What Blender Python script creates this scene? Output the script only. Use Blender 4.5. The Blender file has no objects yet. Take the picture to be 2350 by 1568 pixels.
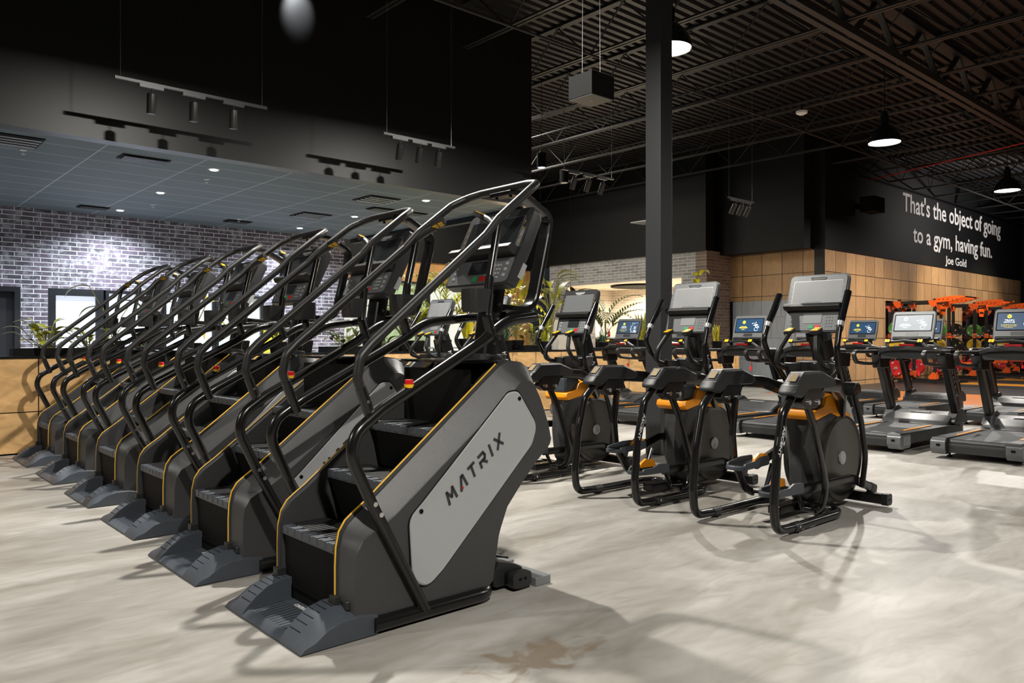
import bpy, bmesh, math, random
from mathutils import Vector, Matrix
R = math.radians
random.seed(7)
SC = bpy.context.scene
COL = SC.collection
# ---------------------------------------------------------------- camera, world, exposure
cam = bpy.data.cameras.new('camera'); camo = bpy.data.objects.new('camera', cam); COL.objects.link(camo)
camo.location = (0, 0, 1.3); camo.rotation_euler = (R(90), 0, R(48.4 - 90))
cam.sensor_width = 36; cam.lens = 1780 / 2350 * 36; cam.shift_y = -0.0013; cam.clip_end = 200
SC.camera = camo
W = bpy.data.worlds.new('world'); SC.world = W; W.use_nodes = True
W.node_tree.nodes['Background'].inputs[0].default_value = (0.75, 0.85, 1, 1)
W.node_tree.nodes['Background'].inputs[1].default_value = 0.02
SC.view_settings.view_transform = 'Standard'; SC.view_settings.look = 'None'
SC.view_settings.exposure = 0.0; SC.view_settings.gamma = 1.0; SC.view_settings.use_curve_mapping = False
LAMP_Z = 5.0
HIGH_BAYS = [(3.4, 6.0, 1.2), (8.04, 6.05, 1.3), (14.88, 6.24, 1.1), (21.92, 6.22, 1.2),
             (.7, -1.1, 1.15), (10.6, -1.6, .7), (17.6, -1.6, 0.7), (-4.5, 5.5, 1.0)]
HB_W = 350

# ---------------------------------------------------------------- materials
def nt(name):
    m = bpy.data.materials.new(name); m.use_nodes = True
    t = m.node_tree; return m, t, t.nodes['Principled BSDF']
def mat(name, col, rough=.5, metal=0, bump=0, bscale=200, var=0, vscale=8, emit=0, spec=.5, coat=0):
    m, t, b = nt(name)
    b.inputs['Base Color'].default_value = (*col, 1); b.inputs['Roughness'].default_value = rough
    b.inputs['Metallic'].default_value = metal; b.inputs['Specular IOR Level'].default_value = spec
    b.inputs['Coat Weight'].default_value = coat
    if emit:
        b.inputs['Emission Color'].default_value = (*col, 1); b.inputs['Emission Strength'].default_value = emit
    if bump or var:
        tc = t.nodes.new('ShaderNodeTexCoord')
    if bump:
        n = t.nodes.new('ShaderNodeTexNoise'); n.inputs['Scale'].default_value = bscale; n.inputs['Detail'].default_value = 3
        t.links.new(tc.outputs['Object'], n.inputs['Vector'])
        bp = t.nodes.new('ShaderNodeBump'); bp.inputs['Strength'].default_value = bump; bp.inputs['Distance'].default_value = .002
        t.links.new(n.outputs['Fac'], bp.inputs['Height']); t.links.new(bp.outputs['Normal'], b.inputs['Normal'])
    if var:
        n = t.nodes.new('ShaderNodeTexNoise'); n.inputs['Scale'].default_value = vscale; n.inputs['Detail'].default_value = 5
        t.links.new(tc.outputs['Object'], n.inputs['Vector'])
        mx = t.nodes.new('ShaderNodeMix'); mx.data_type = 'RGBA'
        mx.inputs[6].default_value = (*[c * (1 - var) for c in col], 1); mx.inputs[7].default_value = (*[min(1, c * (1 + var)) for c in col], 1)
        t.links.new(n.outputs['Fac'], mx.inputs[0]); t.links.new(mx.outputs[2], b.inputs['Base Color'])
    return m
def grid_mat(name, axes, w, h, mortar, c1, c2, cm, offset=.5, org=(0, 0), rough=.7, bump=.4, grain=None, smear=None, var=.5):
    """brick texture laid on the world axes given ('xz', 'yz', 'xy')"""
    m, t, b = nt(name)
    g = t.nodes.new('ShaderNodeNewGeometry'); s = t.nodes.new('ShaderNodeSeparateXYZ'); t.links.new(g.outputs['Position'], s.inputs[0])
    ad = []
    for a, o in zip(axes, org):
        q = t.nodes.new('ShaderNodeMath'); q.operation = 'SUBTRACT'; t.links.new(s.outputs['xyz'.index(a)], q.inputs[0]); q.inputs[1].default_value = o; ad.append(q)
    c = t.nodes.new('ShaderNodeCombineXYZ'); t.links.new(ad[0].outputs[0], c.inputs[0]); t.links.new(ad[1].outputs[0], c.inputs[1])
    br = t.nodes.new('ShaderNodeTexBrick'); t.links.new(c.outputs[0], br.inputs['Vector'])
    br.offset = offset; br.inputs['Scale'].default_value = 1; br.inputs['Brick Width'].default_value = w; br.inputs['Row Height'].default_value = h
    br.inputs['Mortar Size'].default_value = mortar; br.inputs['Mortar Smooth'].default_value = .15 if mortar > .006 else 0
    br.inputs['Color1'].default_value = (*c1, 1); br.inputs['Color2'].default_value = (*c2, 1); br.inputs['Mortar'].default_value = (*cm, 1); br.inputs['Bias'].default_value = 0
    out = br.outputs['Color']
    def mix(fac_sock, col, blend='MIX', f=1.0):
        nonlocal out
        mx = t.nodes.new('ShaderNodeMix'); mx.data_type = 'RGBA'; mx.blend_type = blend
        if fac_sock is not None: t.links.new(fac_sock, mx.inputs[0])
        else: mx.inputs[0].default_value = f
        t.links.new(out, mx.inputs[6])
        if isinstance(col, tuple): mx.inputs[7].default_value = (*col, 1)
        else: t.links.new(col, mx.inputs[7])
        out = mx.outputs[2]
    if grain:
        mp = t.nodes.new('ShaderNodeMapping'); mp.inputs['Scale'].default_value = grain; t.links.new(c.outputs[0], mp.inputs[0])
        n = t.nodes.new('ShaderNodeTexNoise'); n.inputs['Scale'].default_value = 3; n.inputs['Detail'].default_value = 6; n.inputs['Distortion'].default_value = 1.2
        t.links.new(mp.outputs[0], n.inputs['Vector'])
        rp = t.nodes.new('ShaderNodeValToRGB'); rp.color_ramp.elements[0].position = .3; rp.color_ramp.elements[1].position = .75
        rp.color_ramp.elements[0].color = (*[1 - var] * 3, 1); rp.color_ramp.elements[1].color = (1, 1, 1, 1)
        t.links.new(n.outputs['Fac'], rp.inputs[0]); mix(None, rp.outputs[0], 'MULTIPLY', 1.0)
    if smear:
        n = t.nodes.new('ShaderNodeTexNoise'); n.inputs['Scale'].default_value = smear[0]; n.inputs['Detail'].default_value = 6; n.inputs['Roughness'].default_value = .7
        t.links.new(g.outputs['Position'], n.inputs['Vector'])
        rp = t.nodes.new('ShaderNodeValToRGB'); rp.color_ramp.elements[0].position = smear[1]; rp.color_ramp.elements[1].position = smear[2]
        t.links.new(n.outputs['Fac'], rp.inputs[0]); mix(rp.outputs[0], smear[3])
    t.links.new(out, b.inputs['Base Color']); b.inputs['Roughness'].default_value = rough
    if bump:
        bp = t.nodes.new('ShaderNodeBump'); bp.inputs['Strength'].default_value = bump; bp.inputs['Distance'].default_value = .01; bp.invert = True
        t.links.new(br.outputs['Fac'], bp.inputs['Height']); t.links.new(bp.outputs['Normal'], b.inputs['Normal'])
    return m
def floor_mat():
    m, t, b = nt('polished_concrete')
    g = t.nodes.new('ShaderNodeNewGeometry')
    mp = t.nodes.new('ShaderNodeMapping'); mp.inputs['Scale'].default_value = (.45, 1.3, 1); mp.inputs['Rotation'].default_value = (0, 0, .5)
    t.links.new(g.outputs['Position'], mp.inputs[0])
    def noise(sc, det, dist, vec):
        n = t.nodes.new('ShaderNodeTexNoise'); n.inputs['Scale'].default_value = sc; n.inputs['Detail'].default_value = det; n.inputs['Distortion'].default_value = dist
        t.links.new(vec, n.inputs['Vector']); return n
    n1 = noise(1.1, 6, 1.8, mp.outputs[0]); n2 = noise(5, 8, 2.5, mp.outputs[0]); n3 = noise(1.9, 7, .6, g.outputs['Position'])
    r1 = t.nodes.new('ShaderNodeValToRGB'); e = r1.color_ramp.elements
    e[0].position = .3; e[0].color = (.235, .218, .19, 1); e[1].position = .68; e[1].color = (.425, .412, .386, 1)
    t.links.new(n1.outputs['Fac'], r1.inputs[0])
    r2 = t.nodes.new('ShaderNodeValToRGB'); e = r2.color_ramp.elements
    e[0].position = .3; e[0].color = (.84, .82, .80, 1); e[1].position = .6; e[1].color = (1, 1, 1, 1)
    t.links.new(n2.outputs['Fac'], r2.inputs[0])
    mx = t.nodes.new('ShaderNodeMix'); mx.data_type = 'RGBA'; mx.blend_type = 'MULTIPLY'; mx.inputs[0].default_value = 1
    t.links.new(r1.outputs[0], mx.inputs[6]); t.links.new(r2.outputs[0], mx.inputs[7])
    # brown worn stain around (2.1, 2.45)
    vm = t.nodes.new('ShaderNodeVectorMath'); vm.operation = 'SUBTRACT'; t.links.new(g.outputs['Position'], vm.inputs[0]); vm.inputs[1].default_value = (2.18, 2.3, 0)
    vs = t.nodes.new('ShaderNodeVectorMath'); vs.operation = 'MULTIPLY'; t.links.new(vm.outputs[0], vs.inputs[0]); vs.inputs[1].default_value = (1.0, 1.9, 0)
    ln = t.nodes.new('ShaderNodeVectorMath'); ln.operation = 'LENGTH'; t.links.new(vs.outputs[0], ln.inputs[0])
    n4 = noise(7, 8, .8, g.outputs['Position'])
    ma = t.nodes.new('ShaderNodeMath'); ma.operation = 'MULTIPLY_ADD'; t.links.new(ln.outputs['Value'], ma.inputs[0]); ma.inputs[1].default_value = -.55; t.links.new(n4.outputs['Fac'], ma.inputs[2])
    r4 = t.nodes.new('ShaderNodeValToRGB'); r4.color_ramp.elements[0].position = .36; r4.color_ramp.elements[1].position = .5
    r4.color_ramp.elements[1].color = (.75, .75, .75, 1); t.links.new(ma.outputs[0], r4.inputs[0])
    m2 = t.nodes.new('ShaderNodeMix'); m2.data_type = 'RGBA'; t.links.new(r4.outputs[0], m2.inputs[0]); t.links.new(mx.outputs[2], m2.inputs[6]); m2.inputs[7].default_value = (.20, .15, .10, 1)
    t.links.new(m2.outputs[2], b.inputs['Base Color'])
    rr = t.nodes.new('ShaderNodeMapRange'); rr.inputs[3].default_value = .28; rr.inputs[4].default_value = .5; t.links.new(n3.outputs['Fac'], rr.inputs[0]); t.links.new(rr.outputs[0], b.inputs['Roughness'])
    b.inputs['Specular IOR Level'].default_value = .35
    return m

M = dict(
    tube=mat('black_powder_coat', (.007, .007, .007), .24, bump=.05, bscale=600),
    gloss=mat('gloss_black', (.008, .008, .009), .12),
    rubber=mat('black_rubber_grip', (.012, .012, .012), .42, bump=.2, bscale=500),
    plastic=mat('black_textured_plastic', (.015, .016, .017), .45, bump=.35, bscale=420),
    dark=mat('flat_black', (.003, .003, .003), .7, spec=.15),
    shell=mat('charcoal_shell', (.043, .0435, .045), .38, bump=.3, bscale=500, var=.08),
    disc=mat('bronze_black_disc', (.028, .024, .020), .3),
    panel=mat('grey_side_panel', (.36, .37, .38), .42, bump=.03),
    slate=mat('slate_foot_plastic', (.05, .059, .072), .42, bump=.4, bscale=350, var=.15, vscale=14),
    bezel=mat('console_bezel', (.15, .158, .163), .32, var=.12, vscale=12),
    bezel_dark=mat('console_bezel_dark', (.022, .023, .025), .42),
    glass=mat('unlit_screen', (.27, .275, .28), .26, var=.12, vscale=6),  # medium grey stands in for lamps reflected in the screen
    glass_dark=mat('unlit_screen_dark', (.02, .022, .024), .12),
    keys=mat('keypad_grey', (.11, .115, .12), .4),
    silver=mat('silver_plastic', (.42, .43, .44), .35, metal=.3),
    chrome=mat('chrome_bolt', (.75, .75, .75), .18, metal=1),
    yellow=mat('amber_line', (.75, .42, .02), .45),
    button=mat('amber_button', (.80, .45, .01), .4),
    orange=mat('orange_shroud', (.85, .30, .005), .4),
    red=mat('red_plastic', (.6, .01, .01), .35),
    green=mat('green_key', (.02, .3, .1), .5),
    white=mat('white_print', (.75, .75, .75), .5),
    ink=mat('dark_print', (.03, .03, .032), .5),
    belt=mat('running_belt', (.035, .037, .04), .6, bump=.4, bscale=300, var=.25, vscale=5),
    rackblk=mat('rack_black_steel', (.012, .012, .013), .35),
    rackorg=mat('rack_orange_steel', (.78, .10, .008), .4),
    steel=mat('bare_steel', (.55, .55, .55), .3, metal=.9),
    brass=mat('brass', (.8, .52, .14), .2, metal=1),
    greyrail=mat('grey_cable_cover', (.20, .21, .215), .4, metal=.2),
    beamblk=mat('joist_black_paint', (.018, .018, .018), .5),
    deck=mat('roof_deck_black', (.0085, .009, .0102), .45),
    blackwall=mat('black_wall_paint', (.0032, .0036, .0042), .6, bump=.15, bscale=160, spec=.3),
    bulk=mat('bulkhead_black_paint', (.0065, .0064, .0062), .42, bump=.15, bscale=160),
    column=mat('column_black_paint', (.03, .032, .035), .45, bump=.1, bscale=160),
    frame=mat('door_frame_black', (.004, .005, .009), .55),
    lit=mat('lit_frosted_glass', (.80, .87, 1), .5, emit=.72),
    litwarm=mat('lit_shop_glass', (.62, .68, .66), .4, emit=.38),
    diffuser=mat('lamp_diffuser', (1, .97, .9), .5, emit=14),
    ledlens=mat('downlight_lens', (.85, .93, 1), .5, emit=20),
    bulb=mat('bare_bulb', (1, .85, .6), .5, emit=60),
    soil=mat('bark_mulch', (.10, .07, .02), .9, bump=1, bscale=60, var=.5, vscale=40),
    leaf=mat('yellow_green_leaf', (.30, .30, .02), .38, var=.45, vscale=6),
    leafd=mat('dark_green_leaf', (.10, .13, .025), .38, var=.45, vscale=6),
    leafb=mat('blue_green_leaf', (.10, .18, .10), .35, var=.4, vscale=6),
    leafy=mat('yellow_leaf', (.42, .36, .01), .4, var=.3, vscale=6),
    straw=mat('dry_straw_leaf', (.50, .34, .14), .6, var=.3),
    stem=mat('plant_stem', (.16, .15, .03), .5, var=.3),
    potw=mat('pale_pot', (.5, .47, .42), .5),
    rubberfloor=mat('black_rubber_floor', (.03, .032, .034), .4, bump=.1, bscale=90),
    orangefloor=mat('orange_timber_floor', (.52, .17, .05), .35, var=.15, vscale=5),
    platform=mat('lifting_platform_timber', (.62, .26, .03), .4, var=.2, vscale=3),
    mirror=mat('mirror', (.75, .75, .76), .02, metal=1),
    scr_blue=mat('screen_blue', (.012, .035, .075), .3, emit=1.0),
    scr_grey=mat('screen_grey', (.17, .19, .21), .3, emit=1.0),
    scr_y=mat('screen_yellow', (.75, .62, .02), .4, emit=.9),
    scr_w=mat('screen_white', (.7, .75, .8), .4, emit=.8),
    exit=mat('exit_letters', (.9, .02, .02), .4, emit=1.5),
    lobbywall=mat('warm_plaster', (.6, .52, .4), .8),
    plate_k=mat('black_bumper', (.01, .01, .01), .5), plate_g=mat('green_bumper', (.05, .20, .03), .5),
    plate_y=mat('yellow_bumper', (.62, .42, .01), .5), plate_r=mat('red_bumper', (.55, .01, .015), .5), plate_b=mat('blue_bumper', (.04, .07, .18), .5),
    outdoor=mat('street_view', (.3, .42, .25), .6, emit=.3, var=.8, vscale=5),
    poster=mat('yellow_poster', (.85, .75, .05), .6, emit=.5),
)
M['floor'] = floor_mat()
WOOD1, WOOD2 = (.56, .35, .18), (.42, .255, .13)
M['wood_x'] = grid_mat('plywood_panels', 'xz', .62, .607, .009, WOOD1, WOOD2, (.01, .006, .004), 0, (20.314, 3.782 - .607 * 8), .45, .3, (6, .8, 1), var=.3)
M['wood_y'] = grid_mat('plywood_panels_side', 'yz', .628, .607, .009, (.50, .31, .14), (.38, .23, .10), (.01, .006, .004), 0, (10.1, 3.782 - .607 * 8), .45, .3, (6, .8, 1), var=.3)
M['wood_p'] = grid_mat('plywood_planter_panels', 'xz', .655, 1.1, .006, (.80, .50, .22), (.68, .40, .16), (.01, .006, .004), 0, (1.85 - .655 * 4, -.62), .4, .3, (1.2, 2.6, 1), var=.4)
M['wood_b'] = grid_mat('plywood_header', 'xz', .9, .7, .004, (.62, .34, .13), (.52, .28, .1), (.02, .01, .006), 0, (0, 3.15), .5, .2, (2, 1, 1), var=.3)
M['greypanel'] = grid_mat('grey_laminate_panels', 'yz', .628, .607, .004, (.34, .38, .42), (.27, .30, .33), (.02, .02, .02), .5, (10.1, 3.782 - .607 * 8), .4, .3, (6, .8, 1), var=.25)  # reflection in the wall mirror, painted as grey panels
M['brick_l'] = grid_mat('whitewashed_purple_brick', 'xz', .30, .083, .0075, (.07, .065, .08), (.17, .13, .18), (.82, .82, .86), .37, (0, 0), .8, .7, None, (9, .48, .72, (.5, .5, .55)))
M['brick_g'] = grid_mat('grey_brick', 'yz', .33, .093, .0075, (.30, .30, .295), (.17, .17, .168), (.58, .58, .57), .5, (0, 3.86), .8, .6, None, (9, .5, .85, (.35, .35, .34)))
M['brick_r'] = grid_mat('brown_brick', 'xz', .33, .093, .0075, (.19, .145, .11), (.12, .09, .07), (.30, .26, .22), .5, (0, 3.86), .8, .6, None, (9, .5, .9, (.28, .24, .2)))
M['brick_c'] = grid_mat('cream_brick', 'yz', .33, .093, .0075, (.55, .47, .37), (.42, .35, .27), (.75, .68, .56), .5, (0, 3.86), .8, .5, None, (9, .5, .9, (.6, .55, .45)))
M['brick_f'] = grid_mat('far_red_brick', 'yz', .30, .083, .0075, (.16, .06, .05), (.07, .05, .055), (.5, .46, .44), .37, (0, 0), .8, .6)
M['tiles'] = grid_mat('suspended_ceiling_tiles', 'xy', 1.219, .61, .007, (.10, .125, .145), (.085, .11, .13), (.42, .47, .52), 0, (2.63 - 1.219 * 8, 10.3), .7, .2)

# ---------------------------------------------------------------- mesh helpers
def B(): return bmesh.new()
def obj(name, bm, m, parent=None, bev=0, sharp=.6, loc=None, rot=None):
    bmesh.ops.recalc_face_normals(bm, faces=bm.faces)
    for f in bm.faces: f.smooth = True
    for e in bm.edges:
        if len(e.link_faces) == 2 and e.calc_face_angle(0) > sharp: e.smooth = False
    me = bpy.data.meshes.new(name); bm.to_mesh(me); bm.free()
    if isinstance(m, str): m = M[m]
    me.materials.append(m)
    o = bpy.data.objects.new(name, me); COL.objects.link(o)
    if parent: o.parent = parent
    if loc: o.location = loc
    if rot: o.rotation_euler = rot
    if bev:
        md = o.modifiers.new('bevel', 'BEVEL'); md.width = bev; md.segments = 2; md.limit_method = 'ANGLE'; md.angle_limit = R(40)
        md.harden_normals = True
    return o
def box(bm, x0, x1, y0, y1, z0, z1, mt=None):
    v = [bm.verts.new(p) for p in ((x0, y0, z0), (x1, y0, z0), (x1, y1, z0), (x0, y1, z0), (x0, y0, z1), (x1, y0, z1), (x1, y1, z1), (x0, y1, z1))]
    if mt is not None:
        for q in v: q.co = mt @ q.co
    for f in ((0, 3, 2, 1), (4, 5, 6, 7), (0, 1, 5, 4), (1, 2, 6, 5), (2, 3, 7, 6), (3, 0, 4, 7)): bm.faces.new([v[i] for i in f])
    return bm
def fillet(pts, r, n=6):
    pts = [Vector(p) for p in pts]; out = [pts[0]]
    rs = r if isinstance(r, (list, tuple)) else [r] * len(pts)
    for i in range(1, len(pts) - 1):
        a, b, c = pts[i - 1], pts[i], pts[i + 1]
        u = (a - b); v = (c - b); lu, lv = u.length, v.length; u.normalize(); v.normalize()
        ang = u.angle(v, math.pi)
        if ang > math.pi - .02: out.append(b); continue
        d = min(rs[i] / math.tan(ang / 2), lu * .49, lv * .49)
        p0, p1 = b + u * d, b + v * d
        for k in range(n + 1):
            s = k / n; out.append((1 - s) ** 2 * p0 + 2 * s * (1 - s) * b + s * s * p1)
    out.append(pts[-1]); return out
def tube(bm, pts, r, seg=12, rr=0, cap=True, flat=None, up=None):
    """sweep a circle (or flat=(a,b) superellipse) along a polyline with rounded corners"""
    P = fillet(pts, rr) if rr else [Vector(p) for p in pts]
    n = len(P); T = []
    for i in range(n):
        d = (P[min(i + 1, n - 1)] - P[max(i - 1, 0)]); T.append(d.normalized())
    ref = Vector(up) if up else (Vector((0, 1, 0)) if abs(T[0].y) < .9 else Vector((0, 0, 1)))
    N = (ref - T[0] * ref.dot(T[0])).normalized(); rings = []
    for i in range(n):
        if i: N = (N - T[i] * N.dot(T[i])).normalized()
        Bn = T[i].cross(N)
        if isinstance(r, list):
            q = i / (n - 1) * (len(r) - 1); j = min(int(q), len(r) - 2); rad = r[j] + (r[j + 1] - r[j]) * (q - j)
        else: rad = r
        ring = []
        for k in range(seg):
            a = 2 * math.pi * k / seg + (math.pi / seg if flat else 0)
            ca, sa = math.cos(a), math.sin(a)
            if flat:
                e = .45; ca = math.copysign(abs(ca) ** e, ca); sa = math.copysign(abs(sa) ** e, sa)
                q = P[i] + N * ca * flat[0] + Bn * sa * flat[1]
            else: q = P[i] + N * ca * rad + Bn * sa * rad
            ring.append(bm.verts.new(q))
        rings.append(ring)
    for a, b in zip(rings, rings[1:]):
        for k in range(seg): bm.faces.new((a[k], a[(k + 1) % seg], b[(k + 1) % seg], b[k]))
    if cap: bm.faces.new(rings[0][::-1]); bm.faces.new(rings[-1])
    return bm
def prism(bm, poly, a0, a1, axis='y', cap=True):
    """extrude a 2D polygon; axis y: poly is (x,z); axis x: (y,z); axis z: (x,y)"""
    def P(p, a): return {'y': (p[0], a, p[1]), 'x': (a, p[0], p[1]), 'z': (p[0], p[1], a)}[axis]
    A = [bm.verts.new(P(p, a0)) for p in poly]; C = [bm.verts.new(P(p, a1)) for p in poly]; n = len(poly)
    for i in range(n): bm.faces.new((A[i], A[(i + 1) % n], C[(i + 1) % n], C[i]))
    if cap: bm.faces.new(A[::-1]); bm.faces.new(C)
    return bm
def rounded(poly, r, n=5):
    m = len(poly); out = []
    rs = r if isinstance(r, (list, tuple)) else [r] * m
    for i in range(m):
        a, b, c = Vector(poly[i - 1]), Vector(poly[i]), Vector(poly[(i + 1) % m])
        if rs[i] <= 0: out.append(tuple(b)); continue
        u = a - b; v = c - b; lu, lv = u.length, v.length; u.normalize(); v.normalize(); ang = u.angle(v)
        d = min(rs[i] / math.tan(ang / 2), lu * .48, lv * .48)
        for k in range(n + 1):
            s = k / n; q = (1 - s) ** 2 * (b + u * d) + 2 * s * (1 - s) * b + s * s * (b + v * d); out.append((q.x, q.y))
    return out
def loft(bm, rings, cap=True):
    V = [[bm.verts.new(p) for p in r] for r in rings]
    for a, b in zip(V, V[1:]):
        n = len(a)
        for k in range(n): bm.faces.new((a[k], a[(k + 1) % n], b[(k + 1) % n], b[k]))
    if cap: bm.faces.new(V[0][::-1]); bm.faces.new(V[-1])
    return bm
def lathe(bm, prof, c=(0, 0, 0), axis='z', seg=24):
    rings = []
    for r, h in prof:
        rg = []
        for k in range(seg):
            a = 2 * math.pi * k / seg; u, v = r * math.cos(a), r * math.sin(a)
            p = {'z': (u, v, h), 'y': (u, h, v), 'x': (h, u, v)}[axis]
            rg.append(bm.verts.new((c[0] + p[0], c[1] + p[1], c[2] + p[2])))
        rings.append(rg)
    for a, b in zip(rings, rings[1:]):
        for k in range(seg): bm.faces.new((a[k], a[(k + 1) % seg], b[(k + 1) % seg], b[k]))
    bm.faces.new(rings[0][::-1]); bm.faces.new(rings[-1])
    return bm
def cyl(bm, c, r, h, axis='z', seg=20): return lathe(bm, [(r, -h / 2), (r, h / 2)], c, axis, seg)
def empty(name, loc=(0, 0, 0), rz=0):
    o = bpy.data.objects.new(name, None); COL.objects.link(o); o.location = loc; o.rotation_euler = (0, 0, rz); o.empty_display_size = .1; return o
def tag(o, label=None, cat=None, group=None, kind=None):
    for k, v in (('label', label), ('category', cat), ('group', group), ('kind', kind)):
        if v: o[k] = v
    return o
def struct(name, bm, m, bev=0): return tag(obj(name, bm, m, bev=bev), kind='structure')
def kids(o, _c={}): return [c for c in bpy.data.objects if c.parent is o]
def copy_tree(o, parent=None):
    c = o.copy(); COL.objects.link(c); c.parent = parent
    for ch in kids(o): copy_tree(ch, c)
    return c
def text_bm(s, box_w, box_h, depth=.002, bold=.0, sx=1.0):
    """lettering as a mesh lying in the local XY plane, fitted to box_w x box_h with its lower corner at 0,0"""
    cu = bpy.data.curves.new('t', 'FONT'); cu.body = s; cu.size = 1; cu.offset = bold; cu.extrude = .0; cu.resolution_u = 3
    o = bpy.data.objects.new('t', cu); COL.objects.link(o)
    dg = bpy.context.evaluated_depsgraph_get(); me = bpy.data.meshes.new_from_object(o.evaluated_get(dg))
    bm = B(); bm.from_mesh(me)
    bpy.data.objects.remove(o); bpy.data.curves.remove(cu); bpy.data.meshes.remove(me)
    xs = [v.co.x for v in bm.verts]; ys = [v.co.y for v in bm.verts]
    x0, x1, y0, y1 = min(xs), max(xs), min(ys), max(ys)
    for v in bm.verts: v.co.x = (v.co.x - x0) / (x1 - x0) * box_w; v.co.y = (v.co.y - y0) / (y1 - y0) * box_h
    if depth:
        r = bmesh.ops.extrude_face_region(bm, geom=list(bm.faces))
        for v in [g for g in r['geom'] if isinstance(g, bmesh.types.BMVert)]: v.co.z += depth
    return bm
def frame(o, u, v):
    """matrix with local X -> u, local Y -> v, local Z -> u x v"""
    u = Vector(u).normalized(); v = Vector(v).normalized(); w = u.cross(v)
    return Matrix(((u.x, v.x, w.x, o[0]), (u.y, v.y, w.y, o[1]), (u.z, v.z, w.z, o[2]), (0, 0, 0, 1)))
def strokes(bm, letters, mt, wd, depth):
    """letters: list of strokes ((x,y),(x,y)...) in text units, drawn as flat bars"""
    for st in letters:
        for (ax, ay), (bx, by) in zip(st, st[1:]):
            d = Vector((bx - ax, by - ay)); L = d.length; d.normalize(); n = Vector((-d.y, d.x)) * wd / 2; e = d * wd * .3
            q = [(ax - e.x + n.x, ay - e.y + n.y), (ax - e.x - n.x, ay - e.y - n.y), (bx + e.x - n.x, by + e.y - n.y), (bx + e.x + n.x, by + e.y + n.y)]
            A = [bm.verts.new(mt @ Vector((x, y, 0))) for x, y in q]; C = [bm.verts.new(mt @ Vector((x, y, depth))) for x, y in q]
            for i in range(4): bm.faces.new((A[i], A[(i + 1) % 4], C[(i + 1) % 4], C[i]))
            bm.faces.new(C); bm.faces.new(A[::-1])
    return bm
def matrix_word(x0, h, adv, shear=.22, w=.78):
    L = {'M': [((0, 0), (.12, 1), (.5, .35), (.88, 1), (1, 0))], 'A': [((0, 0), (.55, 1), (.8, 1), (1, 0))], 'T': [((0, 1), (1, 1)), ((.5, 1), (.5, 0))],
         'R': [((0, 0), (0, .45), (.85, .45), (1, .7), (.85, 1), (0, 1)), ((.45, .45), (1, 0))], 'I': [((.5, 0), (.5, 1))], 'X': [((0, 0), (1, 1)), ((0, 1), (1, 0))]}
    out = []; x = x0
    for c in 'MATRIX':
        ww = h * w * (1.25 if c == 'M' else .35 if c == 'I' else 1)
        for st in L[c]: out.append([(x + a * ww + shear * b * h, b * h) for a, b in st])
        x += ww + adv
    return out, x

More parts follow.
